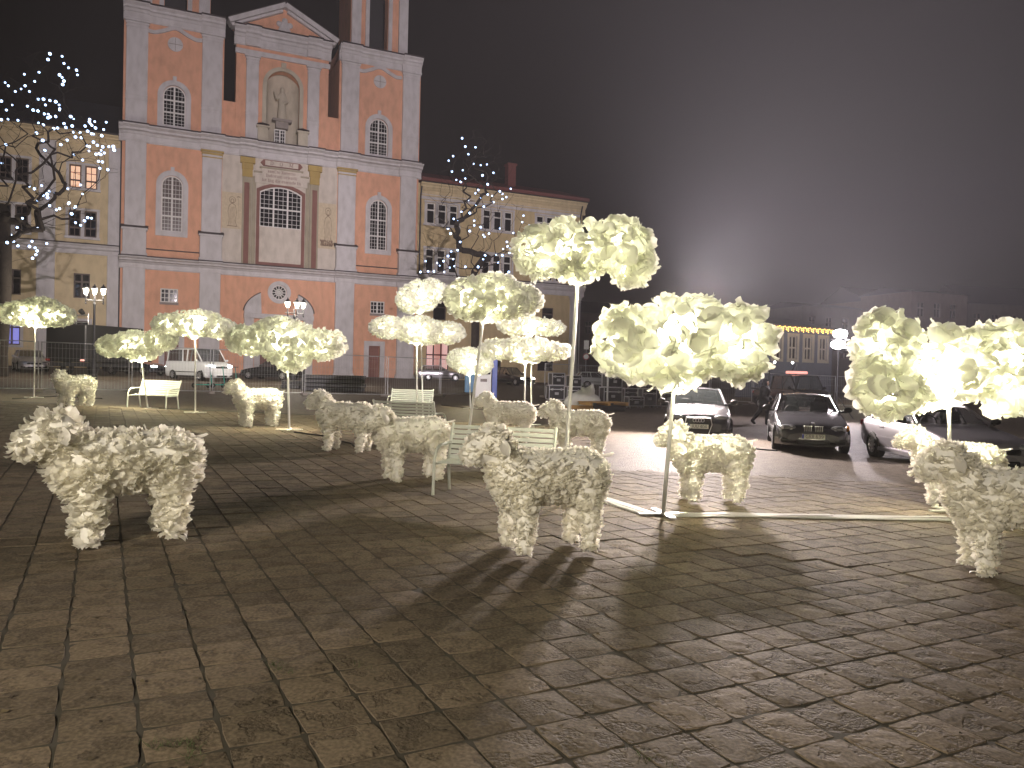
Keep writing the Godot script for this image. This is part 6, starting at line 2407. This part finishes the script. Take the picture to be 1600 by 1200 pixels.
func build_sheep() -> void:
	var shapes := []
	for k in 6:
		shapes.append(petal_shape(40 + k, 0.52 + 0.05 * (k % 3), 0.42 + 0.1 * (k % 2), 0.17, 5, 3))
	var ear := petal_shape(70, 0.23, 0.30, 0.03, 4, 5)
	var cores := []
	var picks := []
	for pose in 3:
		var m := sdf_mesh(sheep_bones(pose), 0.034, 0.07)
		cores.append(m)
		var v: PackedVector3Array = m.surface_get_arrays(0)[Mesh.ARRAY_VERTEX]
		var nn: PackedVector3Array = m.surface_get_arrays(0)[Mesh.ARRAY_NORMAL]
		var area := PackedFloat32Array()
		var sum := 0.0
		for k in range(0, v.size(), 3):
			sum += (v[k + 1] - v[k]).cross(v[k + 2] - v[k]).length() * 0.5
			area.append(sum)
		picks.append([v, nn, area, sum])
	# [x, y, turn, scale, pose, petals, petal size, single petals, label]
	var list := [
		[192.0, 844.0, 0.66, 1.03, 1, 1900, 0.10, 300, "cream paper sheep with large loose petals standing alone on the dim paving beside no lamp"],
		[852.0, 860.0, 0.38, 1.0, 0, 3200, 0.064, 300, "brownish backlit paper sheep standing before the green slatted bench, curls fine and dense"],
		[1582.0, 898.0, -0.24, 1.02, 0, 2600, 0.076, 300, "dark backlit paper sheep with a clear film muzzle in front of the silver coupe"],
		[1108.0, 784.0, 0.12, 0.95, 2, 2300, 0.070, 0, "bright yellowish paper sheep standing right under the cloud lamp before the dark estate car"],
		[1492.0, 792.0, -0.42, 0.97, 0, 2400, 0.062, 0, "bright paper sheep standing behind the dark backlit one under the largest cloud lamp"],
		[904.0, 716.0, 0.10, 1.0, 2, 2000, 0.070, 0, "bright paper sheep with long drooping ears standing behind the leaning pole"],
		[795.0, 691.0, 0.0, 1.0, 0, 2000, 0.066, 0, "pale paper sheep standing in front of the white and blue kiosk"],
		[642.0, 750.0, 0.46, 0.97, 1, 2200, 0.072, 0, "yellowish paper sheep standing in front of the bench that is turned away"],
		[540.0, 705.0, -0.18, 0.98, 0, 2000, 0.074, 0, "paper sheep turned half away, standing between the wide cloud lamp and the turned bench"],
		[402.0, 667.0, 0.68, 1.0, 0, 1900, 0.074, 0, "bright paper sheep with long white ear standing under the wide cloud lamp"],
		[117.0, 636.0, 1.15, 1.0, 1, 1300, 0.090, 0, "paper sheep facing the square, standing by the black stage truck"]]
	for c in list:
		var at := on_ground(c[0], c[1])
		var t := thing("paper_sheep", c[8], "sheep", at, c[2], "")
		t.scale = Vector3.ONE * (c[3] as float) * 0.95
		# stand square on the slope
		t.position.y = at.y + 0.01
		var pose: int = c[4]
		part("body", cores[pose], mats["fleece_core"], t)
		var pk: Array = picks[pose]
		var v: PackedVector3Array = pk[0]
		var nn: PackedVector3Array = pk[1]
		var area: PackedFloat32Array = pk[2]
		var places := []
		var cam_local: Vector3 = t.to_local(EYE).normalized()
		for k in c[5]:
			var i := area.bsearch(rng.randf() * (pk[3] as float)) * 3
			i = mini(i, v.size() - 3)
			var a := rng.randf()
			var b := rng.randf()
			if a + b > 1.0:
				a = 1.0 - a
				b = 1.0 - b
			var p := v[i] + (v[i + 1] - v[i]) * a + (v[i + 2] - v[i]) * b
			var n := nn[i]
			var s: float = c[6] * rng.randf_range(0.7, 1.25)
			if p.y > 0.86 and p.x > -0.35:
				s *= 0.62          # shorter curls along the back
			if p.x < -0.46 and p.y > 0.8:
				s *= 0.8           # finer round the head
			if p.y < 0.42:
				s *= 0.85
			if n.y < -0.4 and p.y > 0.3:
				s *= 0.8
			var tip := n * 0.45 + Vector3(0.12, -0.70, 0) * (1.0 - absf(n.y) * 0.5) + Vector3(rng.randfn(), rng.randfn(), rng.randfn()) * 0.30
			var y_ok := p.y + tip.normalized().y * s > 0.012
			if not y_ok:
				tip = Vector3(n.x, 0.25, n.z)
			places.append([Transform3D(frame_along(tip, n + Vector3(0, 0.2, 0), s, rng.randf_range(-0.5, 0.5)), p - n * 0.008), n.dot(cam_local) + s * 2.0])
		strew(t, "fleece_petal", shapes, mats["fleece_paper"], places, c[7])
		var hx := [0.0, 0.02, 0.03][pose] as float
		var hy := [0.0, -0.05, -0.03][pose] as float
		var hz := [0.0, 0.10, -0.06][pose] as float
		for s in [-1.0, 1.0]:
			var e := part("ear", ear, mats["ear_film"], t)
			e.transform = Transform3D(frame_along(Vector3(0.35, -0.9, 0.35 * s), Vector3(-0.3, 0.3, s), 0.22), Vector3(-0.56 + hx, 1.10 + hy, hz * 0.6 + 0.17 * s))
		var tl := part("tail", ear, mats["ear_film"], t)
		tl.transform = Transform3D(frame_along(Vector3(0.9, -0.1, 0.0), Vector3(0, 1, 0.3), 0.17), Vector3(0.58, 0.90, 0.0))


func build_person() -> void:
	var at := in_sight(1194.0, 30.5)
	var t := thing("person", "person in a dark hooded jacket and dark trousers walking behind the silver saloon", "person", at, 0.0)
	var j := {"hip": Vector3(0, 0.93, 0), "chest": Vector3(0.05, 1.36, 0), "neck": Vector3(0.07, 1.50, 0), "head": Vector3(0.10, 1.65, 0)}
	var body := [[j.hip, j.chest, 0.155, 0.18], [j.chest, j.neck, 0.16, 0.07], [j.neck, j.head, 0.07, 0.085]]
	var legs := [[Vector3(0, 0.95, 0.09), Vector3(0.16, 0.50, 0.10), 0.095, 0.065], [Vector3(0.16, 0.50, 0.10), Vector3(0.12, 0.08, 0.10), 0.065, 0.045], [Vector3(0.12, 0.06, 0.10), Vector3(0.30, 0.045, 0.10), 0.045, 0.035], [Vector3(0, 0.95, -0.09), Vector3(-0.10, 0.52, -0.09), 0.095, 0.065], [Vector3(-0.10, 0.52, -0.09), Vector3(-0.38, 0.16, -0.09), 0.065, 0.045], [Vector3(-0.39, 0.14, -0.09), Vector3(-0.30, 0.04, -0.09), 0.042, 0.036]]
	var arms := [[Vector3(0.05, 1.42, 0.17), Vector3(-0.05, 1.14, 0.24), 0.07, 0.055], [Vector3(-0.05, 1.14, 0.24), Vector3(0.10, 0.93, 0.24), 0.055, 0.04], [Vector3(0.05, 1.42, -0.17), Vector3(0.18, 1.15, -0.22), 0.07, 0.055], [Vector3(0.18, 1.15, -0.22), Vector3(0.36, 1.02, -0.18), 0.055, 0.04]]
	var skin := sdf_mesh(body + legs + arms + [[Vector3(0.10, 1.66, 0), Vector3(0.125, 1.60, 0), 0.095, 0.07], [Vector3(0.10, 0.93, 0.24), Vector3(0.15, 0.86, 0.24), 0.04, 0.025], [Vector3(0.36, 1.02, -0.18), Vector3(0.43, 1.0, -0.17), 0.038, 0.024], [Vector3(0.19, 1.635, 0), Vector3(0.215, 1.62, 0), 0.018, 0.014]], 0.024, 0.04)
	part("body", skin, mats["skin"], t)
	var jacket := []
	for b in [body[0], body[1]] + arms:
		jacket.append([b[0], b[1], b[2] + 0.025, b[3] + 0.022])
	jacket.append([Vector3(0.02, 0.84, 0), Vector3(0.02, 1.0, 0), 0.19, 0.18])
	part("jacket", sdf_mesh(jacket, 0.03, 0.05), mat("jacket_black", Color(0.02, 0.02, 0.023), 0.8), t)
	var hood := [[Vector3(0.06, 1.54, 0), Vector3(0.04, 1.60, 0), 0.10, 0.11], [Vector3(0.05, 1.70, 0), Vector3(0.08, 1.73, 0), 0.105, 0.09]]
	part("hood", sdf_mesh(hood, 0.025, 0.05), mats["jacket_black"], t)
	var tr := []
	for b in legs:
		tr.append([b[0], b[1], b[2] + 0.018, b[3] + 0.018])
	part("trousers", sdf_mesh([tr[0], tr[1], tr[3], tr[4]], 0.026, 0.04), mat("trousers_dark", Color(0.025, 0.025, 0.035), 0.9), t)
	part("shoes", sdf_mesh([tr[2], tr[5]], 0.02, 0.02), mats["rubber"], t)
